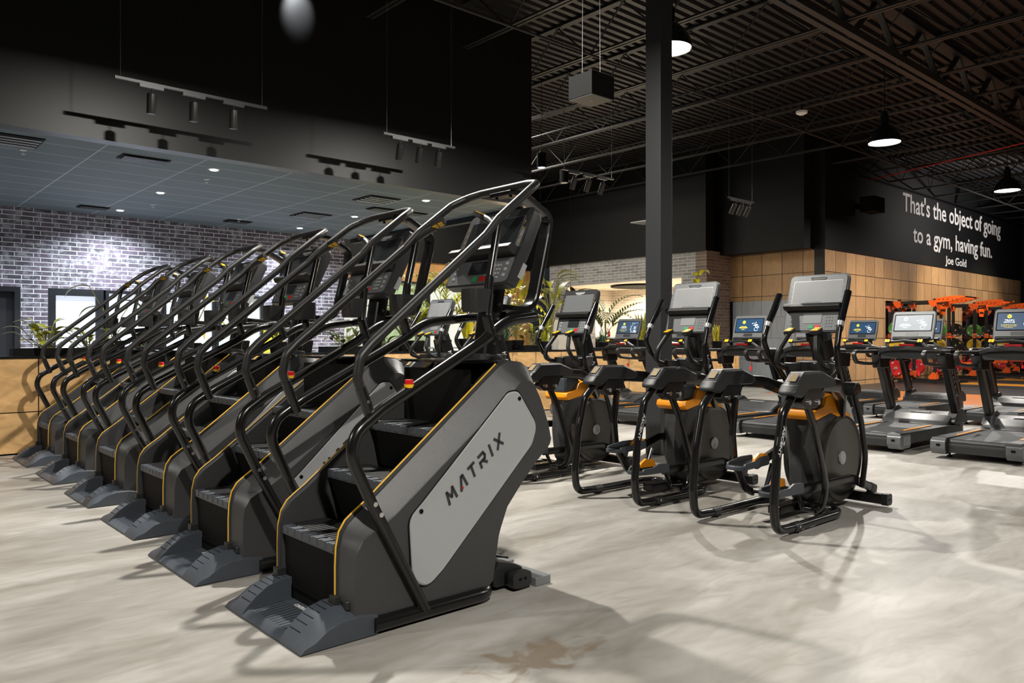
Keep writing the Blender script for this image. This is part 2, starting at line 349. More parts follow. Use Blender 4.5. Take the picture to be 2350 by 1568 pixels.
# ---------------------------------------------------------------- room shell
def build_room():
    struct('floor', box(B(), -14, 17.2, -12, 21, -.2, 0), 'floor')
    struct('floor_2', box(B(), 17.2, 20.6, -12, 10.1, -.2, 0.0), 'orangefloor')
    struct('floor_3', box(B(), 20.6, 42, -12, 10.1, -.2, 0.012), 'rubberfloor')
    struct('floor_4', box(B(), 17.2, 24, 10.3, 21, -.2, 0), 'floor')
    # right-hand long wall (plane y = 10.1)
    struct('wall_right', box(B(), 20.314, 37.5, 10.1, 10.4, 0, 3.782), 'wood_x')
    struct('wall_right_upper', box(B(), 20.25, 37.5, 10.06, 10.4, 3.782, 7.2), 'blackwall')
    struct('trim_1', box(B(), 37.3, 37.7, 9.2, 10.1, 0, 7.2), 'blackwall')
    # wood return wall (plane x = 20.3) with a tall mirror, its reflection painted as grey panels
    struct('wall_far', box(B(), 20.314, 20.6, 10.4, 13.02, 0, 3.86), 'wood_y')
    struct('wall_far_upper', box(B(), 19.75, 20.6, 10.4, 13.3, 3.80, 7.2), 'blackwall')
    struct('trim_2', box(B(), 20.27, 20.314, 10.95, 12.92, 0, 2.43), 'greypanel')
    struct('trim_3', box(B(), 20.25, 20.33, 12.92, 12.99, 0, 2.45), 'dark')
    # brick volume
    struct('wall_brick_return', box(B(), 19.08, 20.6, 13.02, 13.4, 0, 3.9), 'brick_r')
    b = B(); box(b, 19.08, 19.4, 13.4, 19.5, 3.17, 3.9); box(b, 19.08, 19.4, 18.75, 19.5, 0, 3.17); box(b, 19.08, 19.4, 13.4, 13.9, 0, 3.17)
    struct('wall_brick_front', b, 'brick_g')
    struct('wall_brick_upper', box(B(), 19.0, 19.4, 13.0, 21, 3.9, 7.2), 'blackwall')
    struct('wall_lobby', box(B(), 22.4, 22.6, 12, 21, 0, 3.17), 'brick_c')
    struct('wall_lobby_2', box(B(), 19.4, 22.4, 19.5, 19.7, 0, 3.17), 'brick_c')
    struct('ceiling_lobby', box(B(), 19.4, 22.4, 13.4, 19.5, 3.17, 3.25), 'lobbywall')
    struct('trim_4', box(B(), 22.3, 22.4, 13.3, 15.2, 2.3, 2.75), 'orangefloor')
    # back wall with shop front (plane y = 20.5)
    struct('wall_back_header', box(B(), 9.3, 19.08, 20.5, 20.8, 3.16, 3.80), 'wood_b')
    struct('wall_back_upper', box(B(), 9.3, 19.08, 20.45, 20.8, 3.80, 7.2), 'blackwall')
    struct('wall_back_panels', box(B(), 16.3, 19.08, 20.5, 20.8, 0, 3.16), 'wood_b')
    for i, x in enumerate((9.5, 11.2, 12.9, 14.6)):
        fr = struct('window_%d' % (i + 1), frame_bm(x, x + 1.7, 20.5, 0, 3.16, .07), 'frame')
        obj('pane', box(B(), x + .07, x + 1.63, 20.55, 20.56, .07, 3.09), 'litwarm' if i != 2 else 'outdoor', fr)
        obj('sill_board', box(B(), x + .07, x + 1.63, 20.56, 20.6, .07, 1.2), 'outdoor', fr)
    # left brick wall (plane y = 16.5) with doors and windows
    b = B(); X = [-8, 1.35, 2.68, 3.12, 4.06, 4.1, 7.3, 9.3]
    box(b, -8, 1.35, 16.5, 16.8, 0, 3.9); box(b, 1.35, 7.3, 16.5, 16.8, 2.27, 3.9); box(b, 2.68, 3.12, 16.5, 16.8, 0, 2.27); box(b, 7.3, 9.3, 16.5, 16.8, 0, 3.9)
    struct('wall_left_brick', b, 'brick_l')
    struct('wall_left_end', box(B(), 9.1, 9.3, 16.8, 20.5, 0, 3.9), 'brick_l')
    d = struct('door_1', box(B(), 1.35, 2.68, 16.55, 16.65, 0, 2.27), 'frame'); obj('door_frame', frame_bm(1.35, 2.68, 16.48, 0, 2.27, .09), 'frame', d)
    d = struct('door_2', frame_bm(3.12, 4.06, 16.5, 0, 2.27, .13), 'frame'); obj('pane', box(B(), 3.25, 3.93, 16.56, 16.58, .13, 2.14), 'lit', d)
    for i, x in enumerate((4.1, 5.17, 6.24)):
        d = struct('window_%d' % (i + 5), frame_bm(x, x + 1.06, 16.5, 0, 2.27, .06), 'frame')
        obj('pane', box(B(), x + .06, x + 1.0, 16.56, 16.58, .06, 2.21), 'lit' if i < 2 else 'litwarm', d)
    # bulkhead over the planter and the suspended ceiling behind it
    struct('wall_bulkhead', box(B(), -8, 9.6, 10.28, 10.5, 3.72, 7.2), 'bulk')
    struct('ceiling_suspended', box(B(), -8, 9.6, 10.5, 16.5, 3.72, 3.9), 'tiles')
    struct('trim_5', box(B(), 9.45, 9.6, 10.5, 16.5, 3.62, 3.72), 'blackwall')
    struct('ceiling_back', box(B(), 9.6, 19.0, 10.5, 20.45, 7.0, 7.2), 'dark')
    # roof deck: long corrugated sheet, ribs along x
    prof = []; y = -9.0
    while y < 20.4:
        prof += [(y, 6.86), (y + .09, 6.86), (y + .115, 6.92), (y + .175, 6.92)]; y += .2
    b = B(); A = [b.verts.new((-9, p[0], p[1])) for p in prof]; Cc = [b.verts.new((42, p[0], p[1])) for p in prof]
    for i in range(len(prof) - 1): b.faces.new((A[i], A[i + 1], Cc[i + 1], Cc[i]))
    struct('ceiling_deck', b, 'deck')
    struct('ceiling_roof', box(B(), -9.2, 42.2, -9.2, 20.8, 7.2, 7.3), 'dark')
    # walls behind the camera and at the far end
    struct('wall_near', box(B(), -9.2, 42, -9.4, -9.2, 0, 7.2), 'blackwall')
    struct('wall_behind', box(B(), -9.4, -9.2, -9.2, 20.8, 0, 7.2), 'blackwall')
    struct('wall_end', box(B(), 42, 42.2, -9.2, 10.1, 0, 7.2), 'brick_f')
    # mirrors on the wood wall
    for i, (x0, x1, z1) in enumerate(((24.1, 26.0, 2.5), (30.5, 37.2, 2.5))):
        tag(obj('wall_mirror', box(B(), x0, x1, 10.07, 10.1, .1, z1), 'mirror'), ['narrow gym mirror on the timber wall at the first squat rack', 'wide gym mirror on the timber wall behind the farther squat racks'][i], 'mirror')
def frame_bm(x0, x1, y, z0, z1, t):
    b = B(); box(b, x0, x0 + t, y, y + .12, z0, z1); box(b, x1 - t, x1, y, y + .12, z0, z1); box(b, x0 + t, x1 - t, y, y + .12, z1 - t, z1); box(b, x0 + t, x1 - t, y, y + .12, z0, z0 + t); return b
build_room()

# ---------------------------------------------------------------- structure overhead
def build_roof_steel():
    col = tag(obj('steel_column', box(B(), 7.05, 7.265, 5.42, 5.635, 0, 6.05), 'column', bev=.006), 'black square steel column rising between the ellipticals and the treadmills', 'column')
    proto = None
    k = 0
    for i in range(-3, 18):
        x = 7.93 + 1.82 * i; y1 = 10.1 if (x < 9.7 or x > 19) else 20.3
        if x > 41.5: break
        g = empty('roof_joist', (x, 0, 0))
        tag(g, 'black open-web roof joist', 'roof joist', 'open-web joists under the roof deck'); g['label'] = 'one of the black open-web steel joists crossing under the roof deck'
        b = B(); box(b, -.065, -.015, -9, y1, 6.12, 6.15); box(b, .015, .065, -9, y1, 6.12, 6.15); obj('bottom_chord', b, 'beamblk', g)
        b = B(); box(b, -.065, .065, -9, y1, 6.82, 6.855); obj('top_chord', b, 'beamblk', g)
        b = B(); y = -9.0; up = True
        while y + .75 < y1:
            tube(b, [(0, y, 6.14 if up else 6.83), (0, y + .75, 6.83 if up else 6.14)], .014, 6); y += .75; up = not up
        obj('web_bars', b, 'beamblk', g)
    g = empty('roof_girder', (0, 5.52, 0)); tag(g, 'large black truss girder running over the steel column', 'roof girder')
    b = B(); box(b, -9, 41.8, -.13, -.03, 5.98, 6.03); box(b, -9, 41.8, .03, .13, 5.98, 6.03); box(b, -9, 41.8, -.13, -.11, 6.03, 6.1); box(b, -9, 41.8, .11, .13, 6.03, 6.1); obj('bottom_chord', b, 'beamblk', g)
    b = B(); box(b, -9, 41.8, -.12, .12, 6.78, 6.815); obj('top_chord', b, 'beamblk', g)
    b = B(); x = -8.1
    while x < 41:
        tube(b, [(x, 0, 6.02), (x + .91, 0, 6.8)], .03, 6, flat=(.05, .03)); tube(b, [(x + .91, 0, 6.8), (x + 1.82, 0, 6.02)], .03, 6, flat=(.05, .03)); x += 1.82
    obj('web_bars', b, 'beamblk', g)
    # sprinkler pipes and conduits
    for j, (p0, p1, r, m, lab) in enumerate([((4, 8.6, 5.95), (40, 8.6, 5.95), .022, 'beamblk', 'thin black sprinkler pipe under the joists along the bulkhead side'),
                                             ((4, 3.0, 6.0), (40, 3.0, 6.0), .03, 'beamblk', 'black sprinkler main under the joists on the camera side of the girder'),
                                             ((12.3, 5.8, 6.0), (12.3, 20, 6.0), .02, 'beamblk', 'thin conduit crossing toward the lobby under the roof'),
                                             ((19.4, 2.0, 5.85), (22.5, 9.9, 5.9), .012, 'red', 'red fire-alarm cable strung across the dark joists')]):
        tag(obj('overhead_pipe' if j < 3 else 'red_cable', tube(B(), [p0, p1], r, 8), m), lab, 'pipe' if j < 3 else 'cable')
build_roof_steel()

# ---------------------------------------------------------------- light fittings
def area(name, loc, size, power, color, parent=None, rot=(0, 0, 0), spread=170):
    l = bpy.data.lights.new(name, 'AREA'); l.shape = 'DISK'; l.size = size; l.energy = power; l.color = color; l.spread = R(spread)
    o = bpy.data.objects.new(name, l); COL.objects.link(o); o.location = loc; o.rotation_euler = rot
    if parent: o.parent = parent
    return o
def spot(name, loc, target, power, color, angle=60, blend=.6, size=.03, parent=None):
    l = bpy.data.lights.new(name, 'SPOT'); l.energy = power; l.color = color; l.spot_size = R(angle); l.spot_blend = blend; l.shadow_soft_size = size
    o = bpy.data.objects.new(name, l); COL.objects.link(o); o.location = loc
    d = Vector(target) - Vector(loc); o.rotation_euler = d.to_track_quat('-Z', 'Y').to_euler()
    return o
def build_lamps():
    names = ['pendant lamp over the stair climbers', 'dome high-bay lamp half hidden by the steel column', 'glowing dome high-bay lamp above the treadmills', 'farthest glowing dome high-bay lamp before the quote wall',
             'dome high-bay lamp over the open floor by the camera', 'dome high-bay lamp over the open floor on the camera side of the treadmills', 'dome high-bay lamp toward the weights area on the camera side', 'dome high-bay lamp behind the camera']
    for (x, y, k), nm in zip(HIGH_BAYS, names):
        g = empty('high_bay_lamp', (x, y, LAMP_Z)); tag(g, 'black ' + nm, 'lamp')
        obj('shade', shade_bm(), 'gloss', g)
        obj('diffuser', cyl(B(), (0, 0, .012), .275, .01, seg=32), 'diffuser', g)
        b = B(); cyl(b, (0, 0, .42), .075, .2); cyl(b, (0, 0, .55), .05, .08); obj('ballast_housing', b, 'dark', g, bev=.005)
        obj('hanger', tube(B(), [(0, 0, .58), (0, 0, 6.88 - LAMP_Z)], .008, 6), 'dark', g)
        area('lamp_light', (0, 0, .0), .15, HB_W * k, (1, .955, .88), g)
def shade_bm():
    b = B(); prof = [(.29, 0), (.292, .02), (.27, .12), (.21, .22), (.12, .31), (.075, .34), (.05, .36)]
    rings = []
    for r, h in prof + [(r - .006, h) for r, h in prof[::-1]]:
        rings.append([b.verts.new((r * math.cos(a * math.pi / 16), r * math.sin(a * math.pi / 16), h)) for a in range(32)])
    rings.append(rings[0])
    for p, q in zip(rings, rings[1:]):
        for k in range(32): b.faces.new((p[k], p[(k + 1) % 32], q[(k + 1) % 32], q[k]))
    return b
build_lamps()
def build_small_lights():
    # recessed downlights in the suspended ceiling
    P = [(4.13, 11.0), (4.12, 13.3), (4.12, 15.6), (7.78, 11.0), (7.75, 13.35), (7.66, 15.5), (.5, 11.0), (.5, 13.3), (.5, 15.6)]
    L = ['near the bulkhead edge', 'in the middle of its row', 'close to the brick wall']
    for i, (x, y) in enumerate(P):
        g = empty('downlight', (x, y, 3.72)); tag(g, 'round recessed downlight %s, %s row' % (L[i % 3], ['middle', 'open-end', 'outermost'][i // 3]), 'downlight', 'recessed downlights in the suspended ceiling')
        obj('trim_ring', lathe(B(), [(.075, -.012), (.085, -.004), (.085, .0)], seg=24), 'silver', g)
        obj('lens', cyl(B(), (0, 0, -.014), .055, .006, seg=20), 'ledlens', g)
        spot('downlight_beam', (x, y, 3.69), (x, y, 0), 620 if y > 15 else 210, (.84, .92, 1), 150, .8, .05)
    # ceiling vents and sprinklers
    for i, (x, y, w, d) in enumerate([(3.2, 11.0, .6, .3), (3.67, 15.6, .5, .3), (6.3, 15.5, .5, .3), (7.05, 13.8, .6, .6), (7.1, 11.5, .6, .6), (8.05, 12.3, 1.2, .3), (1.7, 11.0, .6, .6)]):
        g = empty('ceiling_vent', (x, y, 3.72)); tag(g, ['flat dark return grille nearest the bulkhead', 'dark square grille by the brick wall over the door', 'dark square grille by the brick wall over the windows', 'louvred air diffuser in the middle of the suspended ceiling', 'louvred air diffuser near the bulkhead above the climbers', 'long dark slot grille at the open end of the ceiling', 'louvred air diffuser at the outer edge of the ceiling'][i], 'ceiling vent')
        obj('frame', box(B(), -w / 2, w / 2, -d / 2, d / 2, -.012, 0), 'dark', g)
        b = B()
        for k in range(4):
            yy = -d / 2 + d * (k + .6) / 4.4; box(b, -w / 2 + .03, w / 2 - .03, yy - .02, yy + .02, -.03, -.022)
        obj('louvres', b, 'silver' if i in (3, 4, 6) else 'bezel_dark', g)
    for i, (x, y) in enumerate([(1.9, 11.5), (4.3, 11.75), (4.4, 14.6), (6.2, 15.2), (7.0, 11.3)]):
        g = empty('sprinkler_head', (x, y, 3.72)); tag(g, 'small white sprinkler head on the suspended ceiling ' + ['by the outer diffuser', 'beside the first downlight', 'midway to the brick wall', 'close to the window grille', 'beside the near diffuser'][i], 'sprinkler')
        obj('rosette', lathe(B(), [(.04, -.008), (.04, 0)], seg=16), 'white', g); b = B(); cyl(b, (0, 0, -.03), .006, .05, seg=8); cyl(b, (0, 0, -.055), .022, .003, seg=12); obj('deflector', b, 'white', g)
build_small_lights()
def track_light(x, y, z, ln, ax, n, tilt, label, wires=True, m='dark'):
    g = empty('track_light', (x, y, z), 0 if ax == 'x' else R(90)); tag(g, label, 'track light')
    obj('rail', box(B(), 0, ln, -.018, .018, 0, .03), 'bezel_dark', g)
    for i in range(n):
        u = ln * (.22 + .27 * i)
        a = obj('adapter', box(B(), u - .13, u + .13, -.018, .018, -.035, 0), 'bezel_dark', g)
        h = obj('spot_head', lathe(B(), [(.045, -.13), (.05, -.12), (.05, .09), (.04, .1)], seg=20), 'rubber', g, loc=(u, 0, -.19), rot=(R(tilt), 0, 0))
        obj('stalk', tube(B(), [(0, 0, .09), (0, 0, .16)], .006, 6), 'chrome', h)
    b = B()
    for u in (.06, ln - .06): tube(b, [(u, 0, .03), (u, 0, 6.88 - z)], .0025, 4)
    obj('suspension_wires', b, 'steel', g)
    return g
track_light(2.4, 9.3, 4.19, 1.75, 'x', 3, 5, 'suspended three-spot track in front of the bulkhead above the farther climbers')
track_light(5.85, 9.3, 4.18, 1.25, 'x', 3, 14, 'suspended three-spot track in front of the bulkhead above the nearest climber')
track_light(9.9, 9.8, 4.36, 1.4, 'x', 3, 25, 'suspended three-spot track past the end of the bulkhead')
track_light(14.0, 9.05, 4.25, 1.0, 'x', 3, 30, 'small suspended three-spot track beside the steel column')
b = B(); box(b, 18.3, 18.9, 14.6, 15.2, 4.85, 4.88)
tag(obj('ceiling_light_panel', b, 'silver'), 'pale square panel hanging in the dark beyond the bulkhead end', 'ceiling panel')
# unseen spot added in front of the bulkhead to make its glow
g = empty('accent_spot', (5.15, 9.55, 6.6)); tag(g, 'small cylindrical accent spot grazing the top of the bulkhead', 'spot light')
obj('spot_head', lathe(B(), [(.045, -.12), (.05, -.1), (.05, .1), (.03, .12)], seg=20), 'rubber', g, rot=(R(50), 0, 0)); obj('stalk', tube(B(), [(0, 0, .1), (0, 0, .25)], .006, 6), 'chrome', g)
spot('accent_beam', (5.15, 9.68, 6.55), (5.07, 10.28, 6.02), 110, (.92, .95, 1), 38, .9, .03)
# hanging loudspeakers
g = empty('hanging_loudspeaker', (5.26, 4.83, 3.5)); tag(g, 'black cube loudspeaker hanging on wires beside the steel column', 'loudspeaker')
obj('cabinet', box(B(), -.15, .15, -.145, .145, 0, .21), 'dark', g, bev=.003); obj('grille', box(B(), -.145, .145, -.14, .14, -.006, 0), 'bezel_dark', g); obj('badge', box(B(), -.02, .02, -.004, .004, -.008, -.006), 'silver', g)
b = B(); tube(b, [(-.12, 0, .21), (-.1, 0, 3.39)], .002, 5); tube(b, [(.12, 0, .21), (.1, 0, 3.39)], .002, 5); obj('suspension_wires', b, 'steel', g)
g = empty('wall_loudspeaker', (22.1, 9.6, 4.9)); tag(g, 'black box loudspeaker on the black wall before the quote', 'loudspeaker')
obj('cabinet', box(B(), -.35, .35, -.2, .2, 0, .42), 'dark', g, bev=.01); obj('bracket', box(B(), -.05, .05, .2, .46, .15, .3), 'dark', g)
# wall quote
def quote(s, x0, x1, z0, z1, name='wall_lettering'):
    b = text_bm(s, x1 - x0, z1 - z0, .01, bold=.014); mt = frame((x0, 10.055, z0), (1, 0, 0), (0, 0, 1))
    for v in b.verts: v.co = mt @ v.co
    return obj(name, b, 'white')
for i, (x, y, z, lab) in enumerate([(15.1, 8.0, 6.02, 'small white dome smoke detector under the dark joists')]):
    g = empty('smoke_detector', (x, y, z)); tag(g, lab, 'smoke detector'); obj('dome', lathe(B(), [(.05, -.07), (.11, -.04), (.12, 0), (.06, .02)], seg=20), 'white', g); obj('mount', cyl(B(), (0, 0, .06), .02, .1), 'dark', g)
for i, (x, y, z) in enumerate([(11.5, 12.0, 5.0), (13.0, 12.8, 5.0)]):
    g = empty('cylinder_pendant', (x, y, z)); tag(g, 'slim black cylinder pendant with a white lens, %s past the bulkhead end' % ['first', 'second'][i], 'pendant lamp')
    obj('cylinder', cyl(B(), (0, 0, .15), .1, .3), 'dark', g, bev=.004); obj('lens', cyl(B(), (0, 0, -.005), .085, .01), 'white' if i else 'lit', g); obj('rod', tube(B(), [(0, 0, .3), (0, 0, 1.9)], .006, 6), 'dark', g)
q = quote("That's the object of going", 25.3, 34.6, 5.17, 5.97); q['label'] = 'grey lettering That’s the object of going on the black upper wall'; tag(q, "grey lettering reading That's the object of going, top line of the quote", 'wall lettering')
tag(quote('to a gym, having fun.', 26.1, 33.6, 4.27, 5.0), 'grey lettering reading to a gym, having fun, middle line of the quote', 'wall lettering')
tag(quote('Joe Gold', 28.85, 30.85, 3.84, 4.21), 'small grey lettering signing the quote just above the timber panels', 'wall lettering')

# ---------------------------------------------------------------- planter
def build_planter():
    g = empty('planter_box', (0, 10.28, 0)); tag(g, 'long plywood-faced planter wall with a black ledge behind the climbers', 'planter')
    obj('plywood_facing', box(B(), -8, 16.4, 0, .03, .02, 1.09), 'wood_p', g)
    obj('ledge', box(B(), -8, 16.4, -.01, .75, 1.09, 1.115), 'dark', g)
    obj('back_panel', box(B(), -8, 16.4, .72, .75, .02, 1.09), 'dark', g)
    obj('plinth', box(B(), -8, 16.4, .03, .72, 0, .02), 'dark', g)
build_planter()

# ---------------------------------------------------------------- plants
def blade(bm, p, az, ln, w, lift, droop, n=6, fold=.25, tip=1.0):
    """a curved leaf blade from p, heading az, rising lift and drooping"""
    d = Vector((math.cos(az), math.sin(az), 0)); s = Vector((-d.y, d.x, 0)); rows = []
    pos = Vector(p); el = lift
    for i in range(n + 1):
        t = i / n; ww = w * math.sin(math.pi * min(1, (t * .93 + .07)) ** .8) * .5
        dr = d * math.cos(el) + Vector((0, 0, 1)) * math.sin(el); nr = s.cross(dr)
        rows.append([bm.verts.new(pos - s * ww - nr * ww * fold), bm.verts.new(pos), bm.verts.new(pos + s * ww - nr * ww * fold)])
        pos = pos + dr * (ln / n); el -= droop / n
    for a, b in zip(rows, rows[1:]):
        for k in (0, 1):
            bm.faces.new((a[k], a[k + 1], b[k + 1], b[k]))
def frond(bm, p, az, ln, lift, droop, lf=.16, n=16):
    d = Vector((math.cos(az), math.sin(az), 0)); pos = Vector(p); el = lift; pts = [pos.copy()]
    for i in range(n):
        dr = d * math.cos(el) + Vector((0, 0, 1)) * math.sin(el); pos = pos + dr * (ln / n); el -= droop / n; pts.append(pos.copy())
        if i > 2:
            L = lf * math.sin(math.pi * (i / n) ** .7 * .9 + .2)
            for sg in (1, -1): blade(bm, pos, az + sg * .95, L, .036, el + .25, 1.1, 3, .1)
    tube(bm, pts, .005, 4, cap=False)
def plant(kind, loc, h, label, pot='dark', seed=0, m=None, scale=1.0, rot=0):
    random.seed(seed); g = empty(kind, loc, rot); tag(g, label, 'plant')
    b = B(); r0 = .13 * scale
    if pot == 'box': box(b, -.3 * scale, .3 * scale, -.14, .14, 0, .09)
    else: lathe(b, [(r0 * .8, 0), (r0, .14 * scale), (r0, .16 * scale)], seg=20)
    obj('pot', b, 'dark' if pot in ('dark', 'box') else pot, g, bev=.004)
    top = .09 if pot == 'box' else .16 * scale
    b = B(); cyl(b, (0, 0, top), (r0 * .9 if pot != 'box' else .12), .01, seg=16); obj('soil', b, 'soil', g)
    f = B(); s = B()
    if kind == 'broadleaf_plant':
        for i in range(26):
            az = random.uniform(0, 6.28); rr = random.uniform(.02, .2) * scale; hh = h * random.uniform(.3, .95)
            q = Vector((math.cos(az) * rr * 1.3, math.sin(az) * rr * .7, hh)); tube(s, [(random.uniform(-.08, .08), random.uniform(-.05, .05), top), (q.x * .5, q.y * .5, hh * .6), q], .004, 4, cap=False)
            blade(f, q, az + random.uniform(-.5, .5), random.uniform(.14, .24) * scale, random.uniform(.06, .095) * scale, random.uniform(.2, 1.0), random.uniform(.8, 1.9))
    elif kind == 'palm_plant':
        for i in range(13):
            az = i * 2.4 + random.uniform(-.3, .3); frond(f, (random.uniform(-.03, .03), random.uniform(-.03, .03), top + random.uniform(0, h * .25)), az, h * random.uniform(.65, 1.0), random.uniform(1.05, 1.45), random.uniform(1.0, 2.0), .2 * scale)
        tube(s, [(0, 0, top), (0, 0, top + h * .3)], .02, 6)
    elif kind == 'banana_plant':
        for i in range(12):
            az = i * 2.4 + random.uniform(-.4, .4); hh = h * random.uniform(.35, .78); q = Vector((math.cos(az) * .2, math.sin(az) * .12, hh))
            tube(s, [(0, 0, top), (q.x * .3, q.y * .3, hh * .6), q], [.014, .011, .007], 5, cap=False)
            blade(f, q, az, random.uniform(.36, .55) * scale, random.uniform(.10, .15) * scale, random.uniform(.5, 1.3), random.uniform(1.3, 2.5), 8)
    elif kind == 'snake_plant':
        for i in range(16):
            az = random.uniform(0, 6.28); blade(f, (random.uniform(-.07, .07), random.uniform(-.05, .05), top), az, h * random.uniform(.6, 1), .05 * scale, random.uniform(1.3, 1.55), random.uniform(0, .4), 6)
        tube(s, [(0, 0, top), (0, 0, top + .05)], .01, 5)
    elif kind == 'spider_plant':
        for i in range(46):
            az = random.uniform(0, 6.28); blade(f, (random.uniform(-.05, .05), random.uniform(-.05, .05), top), az, h * random.uniform(.7, 1.2), .022 * scale, random.uniform(.8, 1.5), random.uniform(1.2, 2.6), 6)
        tube(s, [(0, 0, top), (0, 0, top + .04)], .01, 5)
    elif kind == 'leaning_leaf_plant':
        for i, (dx, hh) in enumerate(((.5, .95), (-.45, 1.0), (.15, .8), (-.2, .7), (.35, .6))):
            q = Vector((dx * h * .7, 0, hh * h)); tube(s, [(0, 0, top), (dx * .2, 0, hh * h * .6), q], .006, 5, cap=False)
            blade(f, q, 0 if dx > 0 else math.pi, .32 * scale, .13 * scale, .2, 1.6, 8)
    obj('foliage', f, m or 'leaf', g); obj('stems', s, 'stem', g)
    return g
ZL = 1.115
PL = [('broadleaf_plant', 1.98, 10.62, .42, 'bushy yellow-green plant in a black trough nearest the plywood end', 'box', 'leaf', 1.15),
      ('leaning_leaf_plant', 2.75, 10.72, .85, 'tall plant whose long leaf arches over the white door pane', 'dark', 'leafd', 1.1),
      ('spider_plant', 3.05, 10.6, .38, 'spiky tufted plant in front of the white doorway', 'box', 'leafd', 1.0),
      ('banana_plant', 3.75, 10.75, .95, 'broad yellow-leaved plant behind the farthest climber consoles', 'dark', 'leafy', .9),
      ('snake_plant', 4.35, 10.65, .8, 'upright striped blade plant between the farther climbers', 'dark', 'leafy', 1.1),
      ('spider_plant', 4.9, 10.6, .42, 'arching grassy plant by the yellow poster', 'dark', 'leaf', 1.0),
      ('snake_plant', 5.35, 10.7, .75, 'tall yellow blade plant before the gallery windows', 'dark', 'leafy', 1.1),
      ('broadleaf_plant', 6.0, 10.6, .45, 'dark bushy plant against the end of the brick wall', 'box', 'leafd', 1.3),
      ('broadleaf_plant', 6.55, 10.65, .4, 'second dark bushy plant just past the brick wall end', 'box', 'leafd', 1.2),
      ('banana_plant', 7.15, 10.75, 1.0, 'yellow-leaved tall plant seen under the second climber console', 'dark', 'leafy', .9),
      ('palm_plant', 7.95, 10.75, 2.15, 'large feathery palm arching beside the nearest climber console', 'dark', 'leaf', 1.2),
      ('palm_plant', 8.75, 10.65, 1.7, 'second feathery palm with dry golden fronds', 'dark', 'leafy', 1.2),
      ('broadleaf_plant', 8.75, 10.5, .45, 'glossy low plant at the foot of the palms', 'box', 'leaf', 1.1),
      ('spider_plant', 9.2, 10.55, .5, 'blue-white grassy plant under the nearest climber console', 'dark', 'leafb', 1.1),
      ('palm_plant', 7.3, 10.6, 1.0, 'smaller feathery palm under the second climber console', 'dark', 'leaf', 1.1),
      ('snake_plant', 8.3, 10.5, .75, 'tall blade plant between the two big palms', 'dark', 'leafy', 1.3),
      ('broadleaf_plant', 9.95, 10.62, .5, 'bushy green plant at the foot of the banana plants', 'box', 'leaf', 1.2),
      ('broadleaf_plant', 2.45, 10.66, .36, 'second low bushy plant beside the first trough', 'box', 'leaf', 1.0),
      ('banana_plant', 9.65, 10.75, 1.6, 'tall banana plant with ripe yellow leaves right of the nearest climber', 'dark', 'leafy', 1.15),
      ('banana_plant', 10.6, 10.8, 1.95, 'tall banana plant with green leaves in front of the grey brick corner', 'potw', 'leaf', 1.25),
      ('snake_plant', 10.15, 10.5, .6, 'low blade plant beside the third elliptical handle', 'dark', 'leaf', 1.0),
      ('spider_plant', 11.3, 10.6, .35, 'small tufted plant right behind the third elliptical console', 'dark', 'leafd', .9),
      ('spider_plant', 11.9, 10.6, .42, 'small spider plant on the ledge before the lit lobby', 'dark', 'leafb', .9),
      ('palm_plant', 12.25, 10.85, 1.5, 'slim dark palm in front of the bright lobby wall', 'dark', 'leafd', 1.0),
      ('snake_plant', 13.0, 10.6, .62, 'yellow blade plant next to the steel column', 'dark', 'leafy', 1.2),
      ('snake_plant', 13.3, 10.7, .7, 'second yellow blade plant half behind the steel column', 'dark', 'leaf', 1.2),
      ('banana_plant', 15.3, 10.75, 2.35, 'single tall yellow leaf plant before the grey brick header', 'dark', 'leafy', 1.0),
      ('snake_plant', 16.1, 10.7, .5, 'small yellow plant at the far end of the planter wall', 'dark', 'leafy', 1.0)]
for i, (k, x, y, h, lab, pot, m, sc) in enumerate(PL): plant(k, (x, y, ZL), h, lab, pot, 11 + i * 7, m, sc)
g = plant('banana_plant', (.75, 10.85, ZL), 1.5, 'pale palm-like frond plant at the outer edge above the black door', 'dark', 5, 'leafb', 1.1)

